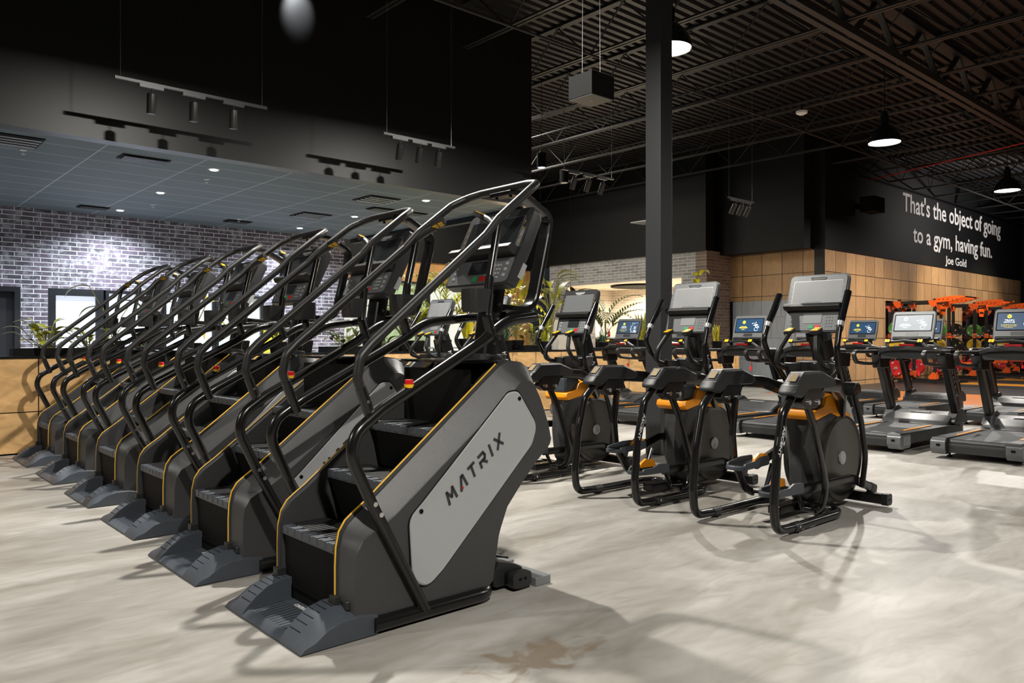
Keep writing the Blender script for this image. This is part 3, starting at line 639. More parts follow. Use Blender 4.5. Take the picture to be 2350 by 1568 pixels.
# ---------------------------------------------------------------- lobby details
def build_lobby():
    for i, (x, y, z) in enumerate([(14.46, 14.0, 2.62), (13.37, 14.0, 2.55), (12.36, 14.0, 2.55)]):
        g = empty('brass_pendant', (x, y, z)); tag(g, ['brass dome pendant with a dazzling bulb in front of the grey brick', 'brass dome pendant beside the hooped frame of the nearest climber', 'brass dome pendant behind the nearest climber console'][i], 'pendant lamp', 'brass pendants in the lobby')
        b = B(); prof = [(.15, -.16), (.15, -.12), (.12, -.02), (.06, .04), (.02, .06)]
        lathe(b, prof, seg=24); obj('dome', b, 'brass', g); obj('bulb', lathe(B(), [(.004, -.2), (.03, -.19), (.035, -.165), (.02, -.16)][::1], seg=12), 'bulb', g)
        obj('cord', tube(B(), [(0, 0, .06), (0, 0, 7 - z)], .004, 5), 'dark', g)
        l = bpy.data.lights.new('pendant_light', 'POINT'); l.energy = 45; l.color = (1, .8, .55); l.shadow_soft_size = .04
        o = bpy.data.objects.new('pendant_light', l); COL.objects.link(o); o.location = (0, 0, -.24); o.parent = g
    # lobby lighting: a small spot, and area lights added as fill
    g = empty('lobby_spot', (20.4, 15.9, 3.17)); tag(g, 'small black ceiling spot under the brick header', 'spot light')
    obj('spot_head', lathe(B(), [(.05, -.2), (.05, -.03), (.03, -.02)], seg=16), 'dark', g); obj('base', cyl(B(), (0, 0, -.01), .05, .02), 'dark', g)
    area('lobby_glow', (20.9, 16.9, 3.1), 2.0, 700, (1, .93, .8)); area('lobby_glow_side', (20.9, 14.4, 3.1), 1.2, 380, (1, .92, .78))
    area('concourse_light', (14.0, 17.2, 6.8), 2.5, 420, (1, .93, .82)); area('concourse_light_b', (11.5, 14.0, 6.8), 1.5, 190, (1, .95, .88))  # fill added over the concourse, out of view
    # planter box with a palm, counter
    g = empty('lobby_planter', (17.0, 16.3, 0)); tag(g, 'pale square lobby planter box in front of the lit brick', 'planter')
    obj('box', box(B(), -.45, .45, -.45, .45, 0, 1.95), 'potw', g, bev=.01); obj('rim', box(B(), -.47, .47, -.47, .47, 1.95, 2.0), 'greyrail', g)
    plant('palm_plant', (17.0, 16.3, 2.0), 1.1, 'dark palm growing out of the pale lobby planter box', 'dark', 91, 'leafd', 1.0)
    g = empty('reception_counter', (18.0, 17.2, 0)); tag(g, 'dark reception counter behind the treadmill screens', 'counter')
    obj('body', box(B(), -.3, .3, -1.6, 1.6, 0, 1.35), 'dark', g, bev=.01); obj('top', box(B(), -.35, .35, -1.65, 1.65, 1.35, 1.4), 'silver', g)
    random.seed(3)
    for i in range(9):
        y = 15.8 + i * .33; o = obj('counter_bottle', lathe(B(), [(.04, 0), (.045, .02), (.045, .15), (.015, .2), (.015, .25)], seg=12), ['red', 'silver', 'orange', 'white', 'dark'][i % 5]); o.location = (18.0, y, 1.4)
        tag(o, '%s bottle on the reception counter, %s in its line' % (['red', 'silver', 'orange', 'white', 'black'][i % 5], ['nearest', 'second', 'third', 'fourth', 'fifth', 'sixth', 'seventh', 'eighth', 'last'][i]), 'bottle', 'bottles on the reception counter')
    # shop dressing: exit sign, poster
    g = empty('exit_sign', (11.95, 20.44, 3.3)); tag(g, 'lit white exit sign with red letters on the plywood header', 'exit sign')
    obj('housing', box(B(), -.2, .2, 0, .05, 0, .26), 'white', g, bev=.005)
    b = text_bm('EXIT', .32, .16, .003, bold=.02); mt = frame((-.16, -.002, .05), (1, 0, 0), (0, 0, 1))
    for v in b.verts: v.co = mt @ v.co
    obj('letters', b, 'exit', g)
    tag(obj('yellow_poster', box(B(), 7.28, 7.75, 16.46, 16.49, .9, 1.62), 'poster'), 'bright yellow poster beside the gallery windows', 'poster')
    for i, (x, y, hh, c) in enumerate([(5.4, 14.6, 1.0, 'silver'), (4.1, 14.8, 1.0, 'white'), (11.6, 17.5, 1.1, 'white'), (13.2, 17.9, 1.1, 'silver')]):
        g = empty('display_table', (x, y, 0)); tag(g, ['metal display table in front of the gallery windows', 'white display table by the lit doorway', 'white shop table past the brick wall end', 'metal shop table under the brass pendants'][i], 'table')
        obj('table_top', box(B(), -.5, .5, -.3, .3, hh - .04, hh), c, g)
        for sx in (-.45, .45):
            for sy in (-.25, .25): obj('leg', box(B(), sx - .02, sx + .02, sy - .02, sy + .02, 0, hh - .04), 'dark', g)
build_lobby()

# ---------------------------------------------------------------- shared console
def rrect(x0, x1, y0, y1, r): return rounded([(x0, y0), (x1, y0), (x1, y1), (x0, y1)], r, 4)
def plate(mt, poly, z0, z1):
    b = B(); prism(b, poly, z0, z1, 'z')
    for v in b.verts: v.co = mt @ v.co
    return b
def xf(b, mt):
    for v in b.verts: v.co = mt @ v.co
    return b
def logo_art(par, mt, x, y, s, col='scr_y'):
    b = B(); cyl(b, (x, y, .0), s, .002, 'z', 24); obj('screen_emblem', xf(b, mt), col, par)
    b = B()   # dark lifter mark inside the round emblem: bar, discs and torso
    box(b, x - s * .75, x + s * .75, y + s * .25, y + s * .33, .001, .002)
    for k in (-.62, -.45, .45, .62): box(b, x + s * k - s * .05, x + s * k + s * .05, y, y + s * .55, .001, .002)
    box(b, x - s * .18, x + s * .18, y - s * .5, y + s * .15, .001, .002)
    obj('emblem_mark', xf(b, mt), 'scr_blue', par)
def console(g, mt, w, h, kind, theme='dark', deep=.055):
    """mt: local X across (user's left to right), Y up the face, Z toward the user; origin bottom centre"""
    hw = w / 2; tap = .97
    hp = rounded([(-hw * tap, 0), (hw * tap, 0), (hw, h * .55), (hw * .98, h), (-hw * .98, h), (-hw, h * .55)], [.03, .03, .02, .04, .04, .02], 4)
    b = B(); A = [(p[0], p[1], 0) for p in hp]; Bk = [(p[0] * .93, h * .5 + (p[1] - h * .5) * .93, -deep) for p in hp]
    loft(b, [[mt @ Vector(p) for p in A], [mt @ Vector((p[0], p[1], -deep * .6)) for p in A], [mt @ Vector(p) for p in Bk]])
    hs = obj('console_housing', b, 'bezel_dark' if theme != 'blue' else 'keys', g)
    if kind == 'tread':
        hp2 = [(p[0] * .96, h * .5 + (p[1] - h * .5) * .96) for p in hp]
        obj('bezel', plate(mt, hp2, .0, .004), 'bezel' if theme == 'grey' else 'keys', g)
        sx, y0, y1 = hw * .84, h * .33, h * .86
        obj('screen_surround', plate(mt, rrect(-sx - .012, sx + .012, y0 - .012, y1 + .012, .006), .004, .007), 'gloss', g)
        sc = obj('screen', plate(mt, rrect(-sx, sx, y0, y1, .004), .007, .009), 'scr_grey' if theme == 'grey' else 'scr_blue', g)
        m2 = mt @ Matrix.Translation((0, 0, .0095))
        col = 'scr_w' if theme == 'grey' else 'scr_y'
        if theme in ('grey', 'blue'):
            logo_art(sc, m2, -sx * .42, y1 - (y1 - y0) * .25, .026, col)
            for s, yy, wd, hh in (('CHECK OUT THE', .45, .1, .012), ('PRO-SHOP', .33, .14, .022), ('TODAY!', .22, .06, .011)):
                b = text_bm(s, wd, hh, 0, bold=.02); obj('screen_text', xf(b, m2 @ Matrix.Translation((-sx * .42 - wd / 2, y0 + (y1 - y0) * (yy - .06), 0))), col, sc)
            random.seed(4); b = B()
            for k in range(34):   # white chalk-splash athlete picture
                a = random.uniform(0, 6.28); rr = random.uniform(0, .055); cx = sx * .48 + math.cos(a) * rr * 1.3; cy = (y0 + y1) / 2 + math.sin(a) * rr
                q = random.uniform(.002, .007); t = random.uniform(0, 3.1); dx, dy = math.cos(t) * q * 2.4, math.sin(t) * q * 1.6
                vs = [b.verts.new((cx + u, cy + v, 0)) for u, v in ((dx, dy), (-dy * .5, dx * .5), (-dx, -dy), (dy * .5, -dx * .5))]; b.faces.new(vs)
            lathe_ring = [(sx * .55 + .03 * math.cos(t * .42), y0 + .045 + .03 * math.sin(t * .42), 0) for t in range(15)]
            tube(b, lathe_ring, .003, 4); obj('screen_picture', xf(b, m2), 'scr_w', sc)
        else:
            logo_art(sc, m2, 0 if theme == 'trainW' else -sx * .45, y1 - (y1 - y0) * .2, .024, 'scr_y')
            cx = -sx * .45
            for s, yy, wd, hh, cc in (('TRAIN', .52, .1, .02, 'scr_w'), ('WITH US', .40, .12, .02, 'scr_w'), ('Our Certified Personal Trainers', .27, .17, .009, 'scr_y'), ('can help you reach your goals', .19, .16, .009, 'scr_y'), ('more effectively', .11, .09, .009, 'scr_y')):
                b = text_bm(s, wd, hh, 0, bold=.015); obj('screen_text', xf(b, m2 @ Matrix.Translation((cx - wd / 2, y0 + (y1 - y0) * yy, 0))), cc, sc)
            b = B(); random.seed(9)
            for k in range(40):
                x = random.uniform(sx * .2, sx * .85); y = random.uniform(y0 + .01, y1 - .02); q = random.uniform(.004, .011)
                vs = [b.verts.new((x + u, y + v, 0)) for u, v in ((q, 0), (0, q * 1.6), (-q, 0), (0, -q * 1.3))]; b.faces.new(vs)
            obj('screen_picture', xf(b, m2), 'scr_w', sc)
        obj('key_panel', plate(mt, rrect(-hw * .28, hw * .28, h * .15, h * .27, .006), .004, .006), 'keys' if theme == 'grey' else 'bezel_dark', g)
        b = B(); prism(b, [(-.0, .0), (.035, .0), (.035, .02), (.01, .045), (0, .045)], -hw * .86, hw * .86, 'x')   # (y,z) profile
        tr = obj('tray', xf(b, mt @ Matrix.Translation((0, h * .02, 0))), 'rubber', g, bev=.004)
    else:
        light = theme == 'grey'
        outl = rrect(-hw * .82, hw * .82, h * .487, h * .885, .01)
        lo = rounded([(-hw * tap * .95, h * .02), (hw * tap * .95, h * .02), (hw * .92, h * .33), (-hw * .92, h * .33)], [.025, .025, .004, .004], 4)
        up = rounded([(-hw * .94, h * .46), (hw * .94, h * .46), (hw * .95, h * .975), (-hw * .95, h * .975)], [.004, .004, .035, .035], 4)
        kp = obj('keypad_panel', plate(mt, lo, 0, .006), 'bezel' if light else 'keys', g)
        obj('bezel', plate(mt, up, 0, .006), 'bezel' if light else 'bezel_dark', g)
        obj('screen_outline', plate(mt, outl, .006, .007), 'silver' if light else 'keys', g)
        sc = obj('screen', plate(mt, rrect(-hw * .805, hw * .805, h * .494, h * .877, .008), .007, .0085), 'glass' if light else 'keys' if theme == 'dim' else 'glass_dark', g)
        b = B()
        for sg in (-1, 1):
            for k in range(4): cy = h * (.54 + .085 * k); strokes(b, [((sg * (hw * .86 - .008), cy - .007), (sg * (hw * .86 + .004), cy - .007), (sg * (hw * .86 + .004), cy + .007), (sg * (hw * .86 - .008), cy + .007))], mt @ Matrix.Translation((0, 0, .0062)), .0012, .0006)
        obj('touch_marks', b, 'silver' if light else 'button', g)
        b = B(); loft(b, [[mt @ Vector((x * q, h * .925 + (y - h * .925) * q, z)) for x, y in rounded([(-hw * .3, h * .945), (-hw * .22, h * .9), (hw * .22, h * .9), (hw * .3, h * .945)], .006, 3)] for q, z in ((1, .006), (1, .01), (.85, .01), (.8, .007))]); obj('speaker_slot', b, 'bezel_dark' if light else 'silver', g)
        st, x1 = matrix_word(-.04, .009, .004); b = B(); strokes(b, st, mt @ Matrix.Translation((0, h * .875, .0065)), .0022, .0005); obj('lettering', b, 'white', g)
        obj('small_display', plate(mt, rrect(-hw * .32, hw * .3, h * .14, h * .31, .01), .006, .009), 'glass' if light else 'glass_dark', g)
        b = B()
        for i in range(3):
            for j in range(4): box(b, hw * .44 + i * .022, hw * .44 + i * .022 + .011, h * .075 + j * .025, h * .075 + j * .025 + .01, .006, .0085)
        for j in range(3): box(b, hw * .76, hw * .76 + .02, h * .09 + j * .035, h * .09 + j * .035 + .018, .006, .0085)
        for j in range(3): box(b, -hw * .78, -hw * .78 + .018, h * .09 + j * .035, h * .09 + j * .035 + .014, .006, .0085)
        obj('keys', xf(b, mt), 'keys' if light else 'silver', g)
        obj('start_key', plate(mt, rrect(-hw * .12, hw * .06, h * .05, h * .11, .004), .006, .009), 'green', g)
        obj('stop_key', plate(mt, rrect(hw * .1, hw * .28, h * .05, h * .11, .004), .006, .009), 'red', g)
        b = B(); prism(b, [(0, 0), (.0, .05), (.02, .075), (.05, .06), (.055, 0)], -hw * .95, hw * .95, 'x'); obj('reading_shelf', xf(b, mt @ Matrix.Translation((0, h * .35, 0))), 'rubber', g, bev=.005)
        obj('shelf_lip', plate(mt, [(-hw * .35, h * .455), (hw * .35, h * .455), (hw * .25, h * .49), (-hw * .25, h * .49)], .006, .045), 'keys', g)

# ---------------------------------------------------------------- stair climber
def make_climber():
    g = empty('stair_climber', (0, 0, 0))
    # body side shells: rim at y=.30, flat outer flank at y=.385
    pr = [((.232, .06), (.262, .06)), ((.232, .30), (.262, .30)), ((.236, .38), (.272, .37)), ((.25, .445), (.305, .425)), ((.28, .49), (.36, .455)), ((.32, .52), (.42, .48)), ((.368, .552), (.475, .515)),
          ((1.10, 1.122), (1.19, 1.045)), ((1.157, 1.165), (1.225, 1.08)), ((1.22, 1.19), (1.26, 1.095)), ((1.31, 1.178), (1.295, 1.09)), ((1.355, 1.15), (1.33, 1.07)), ((1.41, 1.04), (1.375, .99)),
          ((1.465, .88), (1.43, .86)), ((1.487, .78), (1.452, .775)), ((1.475, .735), (1.44, .745)), ((1.40, .66), (1.345, .665)), ((1.30, .56), (1.235, .56)), ((1.215, .46), (1.14, .455)), ((1.165, .35), (1.085, .33)),
          ((1.135, .215), (1.06, .19)), ((1.12, .10), (1.045, .10)), ((1.07, .065), (1.02, .08)), ((.62, .06), (.62, .06))]
    for s in (-1, 1):
        b = B(); rings = [[(a[0], s * .265, a[1]) for a, c in pr], [(a[0], s * .305, a[1]) for a, c in pr], [(c[0] * .95 + a[0] * .05, s * .378, c[1] * .95 + a[1] * .05) for a, c in pr], [(c[0] * 1.0, s * .386, c[1] * 1.0 - .002) for a, c in pr]]
        loft(b, rings); sh = obj('side_shell', b, 'shell', g, sharp=.5)
        po = rounded([(1.205, 1.04), (1.34, .855), (1.305, .76), (.725, .215), (.635, .15), (.555, .20), (.538, .485), (.61, .545), (1.14, 1.035)], [.05, .08, .08, .1, .1, .1, .09, .06, .06], 6)
        if s > 0: po = po[::-1]
        cx = sum(p[0] for p in po) / len(po); cz = sum(p[1] for p in po) / len(po)
        b = B(); loft(b, [[(cx + (p[0] - cx) * q, s * y, cz + (p[1] - cz) * q) for p in po] for q, y in ((1.015, .384), (1.015, .390))]); obj('panel_gap', b, 'dark', g)
        b = B(); loft(b, [[(cx + (p[0] - cx) * q, s * y, cz + (p[1] - cz) * q) for p in po] for q, y in ((1, .386), (1, .395), (.985, .399), (.93, .397))]); pn = obj('side_panel', b, 'panel', g, sharp=.4)
        u = Vector((.80, 0, .60)) if s < 0 else Vector((-.80, 0, -.60)); v = Vector((-.6, 0, .80)) if s < 0 else Vector((.6, 0, -.8))
        st, x1 = matrix_word(0, .052, .034, .25)
        o0 = (.765, s * .3975, .52) if s < 0 else (1.12, s * .3975, .80)
        b = B(); mt = frame(o0, (.79, 0, .613), (-.613, 0, .79)) if s < 0 else frame(o0, (-.72, 0, -.69), (.69, 0, -.72)) @ Matrix.Identity(4)
        if s > 0: mt = frame(o0, (-.79, 0, -.613), (-.613, 0, .79))
        strokes(b, st, mt @ Matrix.Scale(.46 / x1, 4), .013, .002); obj('lettering', b, 'ink', pn)
        b = B(); cyl(b, tuple(mt @ Vector((.105, .006, .0015))), .006, .003, 'y', 12); obj('red_dot', b, 'red', pn)
        b = B(); cyl(b, (1.212, s * .398, 1.0), .011, .004, 'y', 16); cyl(b, (.602, s * .398, .51), .011, .004, 'y', 16); obj('screw_hole', b, 'dark', pn)
        rim = [(.232, .17), (.232, .30), (.236, .38), (.25, .445), (.28, .49), (.32, .52), (.368, .552), (1.157, 1.165)]
        b = B(); tube(b, [(x, s * .282, z + .002) for x, z in rim], .016, 8); obj('edge_moulding', b, 'plastic', g)
        b = B(); tube(b, [(x - .012, s * .288, z + .012) for x, z in rim], .0045, 6); obj('amber_edge_line', b, 'yellow', g)
        b = B(); box(b, .205, .265, s * .285 - .025, s * .285 + .025, .14, .18); obj('edge_clip', b, 'plastic', g, bev=.004)
    # centre body: hood behind the stairs and lower tub
    po = [(1.13, 1.13), (1.157, 1.165), (1.22, 1.195), (1.31, 1.183), (1.355, 1.155), (1.41, 1.045), (1.462, .88), (1.482, .78), (1.40, .66), (1.30, .56), (1.21, .44), (1.13, .21), (1.10, .08), (.9, .08), (.98, .6), (1.08, 1.0)]
    b = B(); prism(b, po, -.3, .3); obj('rear_hood', b, 'shell', g)
    b = B(); prism(b, rounded([(.93, -.27), (1.2, -.27), (1.2, .27), (.93, .27)], [0, .06, .06, 0], 5), 1.165, 1.178, 'z'); prism(b, [(1.0, -.22), (1.15, -.22), (1.15, .22), (1.0, .22)], 1.178, 1.18, 'z'); obj('top_trim', xf(b, Matrix.Translation((.0, 0, .018))), 'gloss', g, bev=.004)
    b = B(); box(b, .25, 1.1, -.265, .265, .08, .11); box(b, .95, 1.0, -.265, .265, .1, 1.15); obj('inner_tub', b, 'dark', g)
    # steps
    for i, (x, z) in enumerate([(.245, .392), (.49, .640), (.738, .868), (.985, 1.07)]):
        t = B(); box(t, x, min(x + .235, 1.08), -.262, .262, z - .02, z - .006)
        n = 17
        for k in range(n):
            y = -.25 + .5 * k / (n - 1); box(t, x + .03, min(x + .225, 1.07), y - .009, y + .009, z - .006, z)
        tr = obj('step_tread', t, 'plastic', g)
        t = B(); box(t, x - .012, x + .02, -.262, .262, z - .045, z - .004)
        for k in range(7): y = -.225 + .075 * k; box(t, x - .0155, x + .034, y - .022, y + .022, z - .036, z + .0015)
        obj('step_lip', t, 'slate', tr, bev=.003)
        t = B(); prism(t, [(x, z - .045), (x + .02, z - .045), (x + .06, z - .235), (x + .04, z - .235)], -.262, .262) if i else prism(t, [(x, z - .045), (x + .02, z - .045), (x + .03, .06), (x + .01, .06)], -.262, .262)
        obj('riser', t, 'dark', tr)
        t = B(); cyl(t, (x + .012, -.263, z - .03), .006, .004, 'y', 10); obj('hinge_pin', t, 'chrome', tr)
    # entry platform
    fp = [(0, .012), (.02, .04), (.07, .085), (.13, .125), (.20, .143), (.29, .142), (.37, .128), (.37, .004), (.0, .004)]
    for s in (-1, 1):
        b = B(); inner = [(x, s * .20, z) for x, z in fp]; top = [(x, s * (.31 + .0 * x), z * .99) for x, z in fp]; out = [(x + (.0 if x > .1 else .0), s * .40, (z - .045 if z > .06 else z * .6) if z > .005 else .004) for x, z in fp]
        loft(b, [inner, top, out] if s > 0 else [out, top, inner]); w = obj('platform_wing', b, 'slate', g, bev=.004)
        b = B()
        tp = fp[:7]
        def zt(x):
            for (xa, za), (xb, zb) in zip(tp, tp[1:]):
                if xa <= x <= xb: return za + (zb - za) * (x - xa) / (xb - xa)
        for k in range(8):
            x = .045 + .03 * k; q = zt(x); prism(b, [(x, zt(x) - .003), (x, zt(x) + .0008), (x + .0025, zt(x + .0025) + .0008), (x + .0025, q - .003)], min(s * .206, s * .306), max(s * .206, s * .306))
        obj('wing_groove', b, 'dark', w)
        b = B(); box(b, .235, .42, min(s * .285, s * .36), max(s * .285, s * .36), .12, .165); obj('wing_collar', b, 'plastic', g, bev=.01)
    b = B(); loft(b, [[(x, y, z) for x, z in ((.0, .005), (.0, .012), (.03, .034), (.26, .045), (.26, .005))] for y in (-.205, .205)]); ct = obj('entry_plate', b, 'slate', g)
    b = B()
    for k in range(13): y = -.18 + .03 * k; prism(b, [(.05, .0352), (.2, .0424), (.2, .0433), (.05, .0362)], y - .0012, y + .0012)
    obj('plate_groove', b, 'dark', ct)
    b = text_bm('CONTROL ZONE', .17, .022, .001, bold=.01); xf(b, frame((.205, .085, .0455), (0, -1, 0), (1, 0, 0))); obj('lettering', b, 'white', ct)
    # base tube, uprights and rails
    b = B(); tube(b, [(.35, -.385, .045), (1.03, -.385, .045), (1.06, -.15, .045)], .036, 14, .1); tube(b, [(.35, .385, .045), (1.03, .385, .045), (1.06, .15, .045)], .036, 14, .1); obj('base_tube', b, 'tube', g)
    b = B(); box(b, .25, 1.3, -.2, .2, .03, .1); obj('chassis', b, 'dark', g)
    b = B(); tube(b, [(1.255, -.35, .055), (1.255, .35, .055)], .05, 12, flat=(.04, .062)); ft = obj('rear_foot', b, 'tube', g)
    for s in (-1, 1):
        b = B(); tube(b, [(1.255, s * .33, .055), (1.255, s * .375, .055)], .05, 12, flat=(.043, .066)); fc = obj('foot_cap', b, 'plastic', ft, bev=.003)
        b = B(); cyl(b, (1.24, s * .376, .06), .008, .003, 'y', 12); cyl(b, (1.275, s * .376, .06), .008, .003, 'y', 12); obj('cap_holes', b, 'dark', ft)
        b = B(); prism(b, rounded([(1.12, .02), (1.3, .02), (1.33, .09), (1.27, .12), (1.16, .15), (1.12, .1)], .03, 4), s * .2, s * .3); obj('foot_shroud', b, 'plastic', g)
    fl = B(); rail = [(.624, -.40, .05), (.345, -.405, .56), (.232, -.40, .80), (.26, -.395, .90), (.40, -.385, .992), (.98, -.372, 1.29), (1.16, -.362, 1.40), (1.37, -.35, 1.425)]
    front = [(1.42, -.28, 1.435), (1.42, .28, 1.435)]
    path = rail + front + [(x, -y, z) for x, y, z in rail[::-1]]
    rr = [0, .15, .15, .12, .2, .4, .3, .08]; tube(fl, path, .027, 14, rr + [.07, .07] + rr[::-1]); obj('support_rail', fl, 'tube', g)
    for s in (-1, 1):
        [obj('rail_bolt', cyl(B(), (q, s * .434, z), .011, .006, 'y', 12), 'chrome', g) for q, z in ((.365, .535), (.335, .585))]
    hr = [(.352, .368, .965), (.283, .368, 1.13), (.30, .366, 1.225), (.36, .364, 1.285), (1.02, .36, 1.825), (1.11, .355, 1.92), (1.34, .345, 2.10), (1.43, .30, 2.15), (1.455, .2, 2.165)]
    L = [(x, -y, z) for x, y, z in hr] + [(x, y, z) for x, y, z in hr[::-1]]
    rr = [0, .06, .06, .1, .12, .12, .12, .08, .08]; b = B(); tube(b, L, .0225, 14, rr + rr[::-1]); obj('handrail', b, 'rubber', g)
    for s in (-1, 1):
        b = B(); tube(b, [(.362, s * .37, .93), (.30, s * .368, 1.09)], .025, 12); sk = obj('handrail_sleeve', b, 'tube', g)
        b = B(); cyl(b, (.345, s * .397, .985), .008, .006, 'y', 10); cyl(b, (.322, s * .395, 1.03), .008, .006, 'y', 10); obj('sleeve_bolts', b, 'chrome', sk)
        b = B(); tube(b, [(1.10, s * .36, 1.885), (1.04, s * .365, 1.62), (1.015, s * .37, 1.42), (1.05, s * .374, 1.31)], [.02, .022, .026, .026], 12, .05); po_ = obj('handrail_post', b, 'tube', g)
        b = B(); cyl(b, (1.045, s * .402, 1.36), .008, .006, 'y', 10); cyl(b, (1.052, s * .403, 1.325), .008, .006, 'y', 10); obj('post_bolts', b, 'chrome', po_)
        b = B(); loft(b, [[(.985 + x * q, s * (.33 + y * q), z) for x, y in rounded([(-.065, -.06), (.065, -.06), (.065, .06), (-.065, .06)], .035, 5)] for q, z in ((.9, 1.44), (1, 1.46), (1.02, 1.555), (.9, 1.555), (.85, 1.47))]); obj('cup_holder', b, 'plastic', g, sharp=.7)
        gp = B(); tube(gp, [(1.09, s * .35, 1.875), (1.11, s * .28, 1.915), (1.13, s * .21, 1.94)], [.017, .02, .022], 10); gr = obj('control_grip', gp, 'rubber', g)
        b = B(); mt = frame((1.125, s * .185, 1.955), (.25, -s * .9, .3), (-.75, -s * .25, .3)); bb = B(); prism(bb, rrect(-.045, .045, -.026, .026, .012), -.014, .012, 'z'); obj('grip_head', xf(bb, mt), 'rubber', gr)
        for q in (-.019, .019):
            bb = B(); prism(bb, rrect(q - .015, q + .015, -.018, .018, .004), .012, .016, 'z'); obj('grip_button', xf(bb, mt), 'button', gr)
    # overhead arch, mast, stop button
    b = B(); tube(b, [(1.455, 0, 2.15), (1.60, 0, 2.14), (1.80, 0, 2.04), (1.78, 0, 1.93), (1.66, 0, 1.47), (1.35, 0, 1.49)], .03, 12, [0, .1, .12, .2, .13, 0], flat=(.045, .02)); obj('rear_arch', b, 'tube', g)
    b = B(); box(b, 1.42, 1.50, -.09, .09, 2.12, 2.145); cyl(b, (1.45, .06, 2.115), .01, .012, 'z', 10); cyl(b, (1.45, -.06, 2.115), .01, .012, 'z', 10); obj('arch_bracket', b, 'tube', g, bev=.004)
    b = B(); tube(b, [(1.30, 0, 1.17), (1.375, 0, 1.62)], .06, 16, flat=(.07, .045)); ms = obj('mast', b, 'tube', g)
    b = B(); tube(b, [(1.29, 0, 1.17), (1.297, 0, 1.22)], .06, 16, flat=(.11, .07)); obj('mast_collar', b, 'plastic', g, bev=.01)
    b = B()
    for z in (1.28, 1.42, 1.50): cyl(b, (1.30 + (z - 1.17) * .166, -.074, z), .009, .008, 'y', 10)
    obj('mast_bolts', b, 'chrome', ms)
    b = B(); cyl(b, (.545, -.382, 1.108), .02, .024, 'z', 16); sb = obj('stop_button', b, 'red', g, bev=.003); b = B(); cyl(b, (.545, -.382, 1.09), .023, .016, 'z', 16); obj('button_base', b, 'button', sb)
    mt = frame((1.235, 0, 1.60), (0, -1, 0), (.44, 0, .90)); console(g, mt, .56, .48, 'gym', 'dark', .085)
    b = B(); tube(b, [(1.37, 0, 1.60), (1.36, 0, 1.72)], .05, 10, flat=(.1, .04)); obj('console_bracket', b, 'plastic', g)
    b = B(); xf(prism(b, rrect(-.018, .018, -.045, .045, .003), 0, .002, 'z'), frame((1.345, -.272, 1.67), (.9, 0, -.44), (.44, 0, .9))); obj('rating_sticker', b, 'silver', g)
    return g
CL = [(1.46, 3.35), (1.462, 4.555), (1.50, 5.78), (1.525, 7.035), (1.54, 8.315), (1.545, 9.60)]
CLAB = ['stair climber nearest the camera, its whole grey side panel with dark lettering in view', 'second stair climber of the row, grey panel half hidden by the nearest one', 'third stair climber of the row, counted from the camera',
        'fourth stair climber of the row, with two machines beyond it', 'fifth stair climber, last but one before the plywood planter', 'farthest stair climber, beside the plywood planter at the end of the row']
c0 = make_climber()
for i, (x, y) in enumerate(CL):
    c = c0 if i == 0 else copy_tree(c0)
    c.location = (x, y, 0); tag(c, 'black ' + CLAB[i], 'stair climber', 'stair climbers in a row')
g = empty('cable_raceway', (2.86, 2.97, 0)); tag(g, 'low grey metal cable cover on the floor behind the stair climbers', 'cable cover')
obj('cover_strip', box(B(), -.055, .055, 0, 1.9, 0, .045), 'greyrail', g, bev=.004); obj('end_box', box(B(), -.06, .06, .30, .62, .045, .06), 'greyrail', g, bev=.003)
b = B(); tube(b, [(-.0, .42, .06), (-.005, .42, .09), (.01, .415, .12), (-.015, .42, .16), (-.02, .42, .22)], .009, 8, .02); cyl(b, (0, .42, .07), .022, .02); tube(b, [(0, .42, .07), (.04, .37, .062), (.05, .34, .065)], .006, 6); obj('power_lead', b, 'gloss', g)

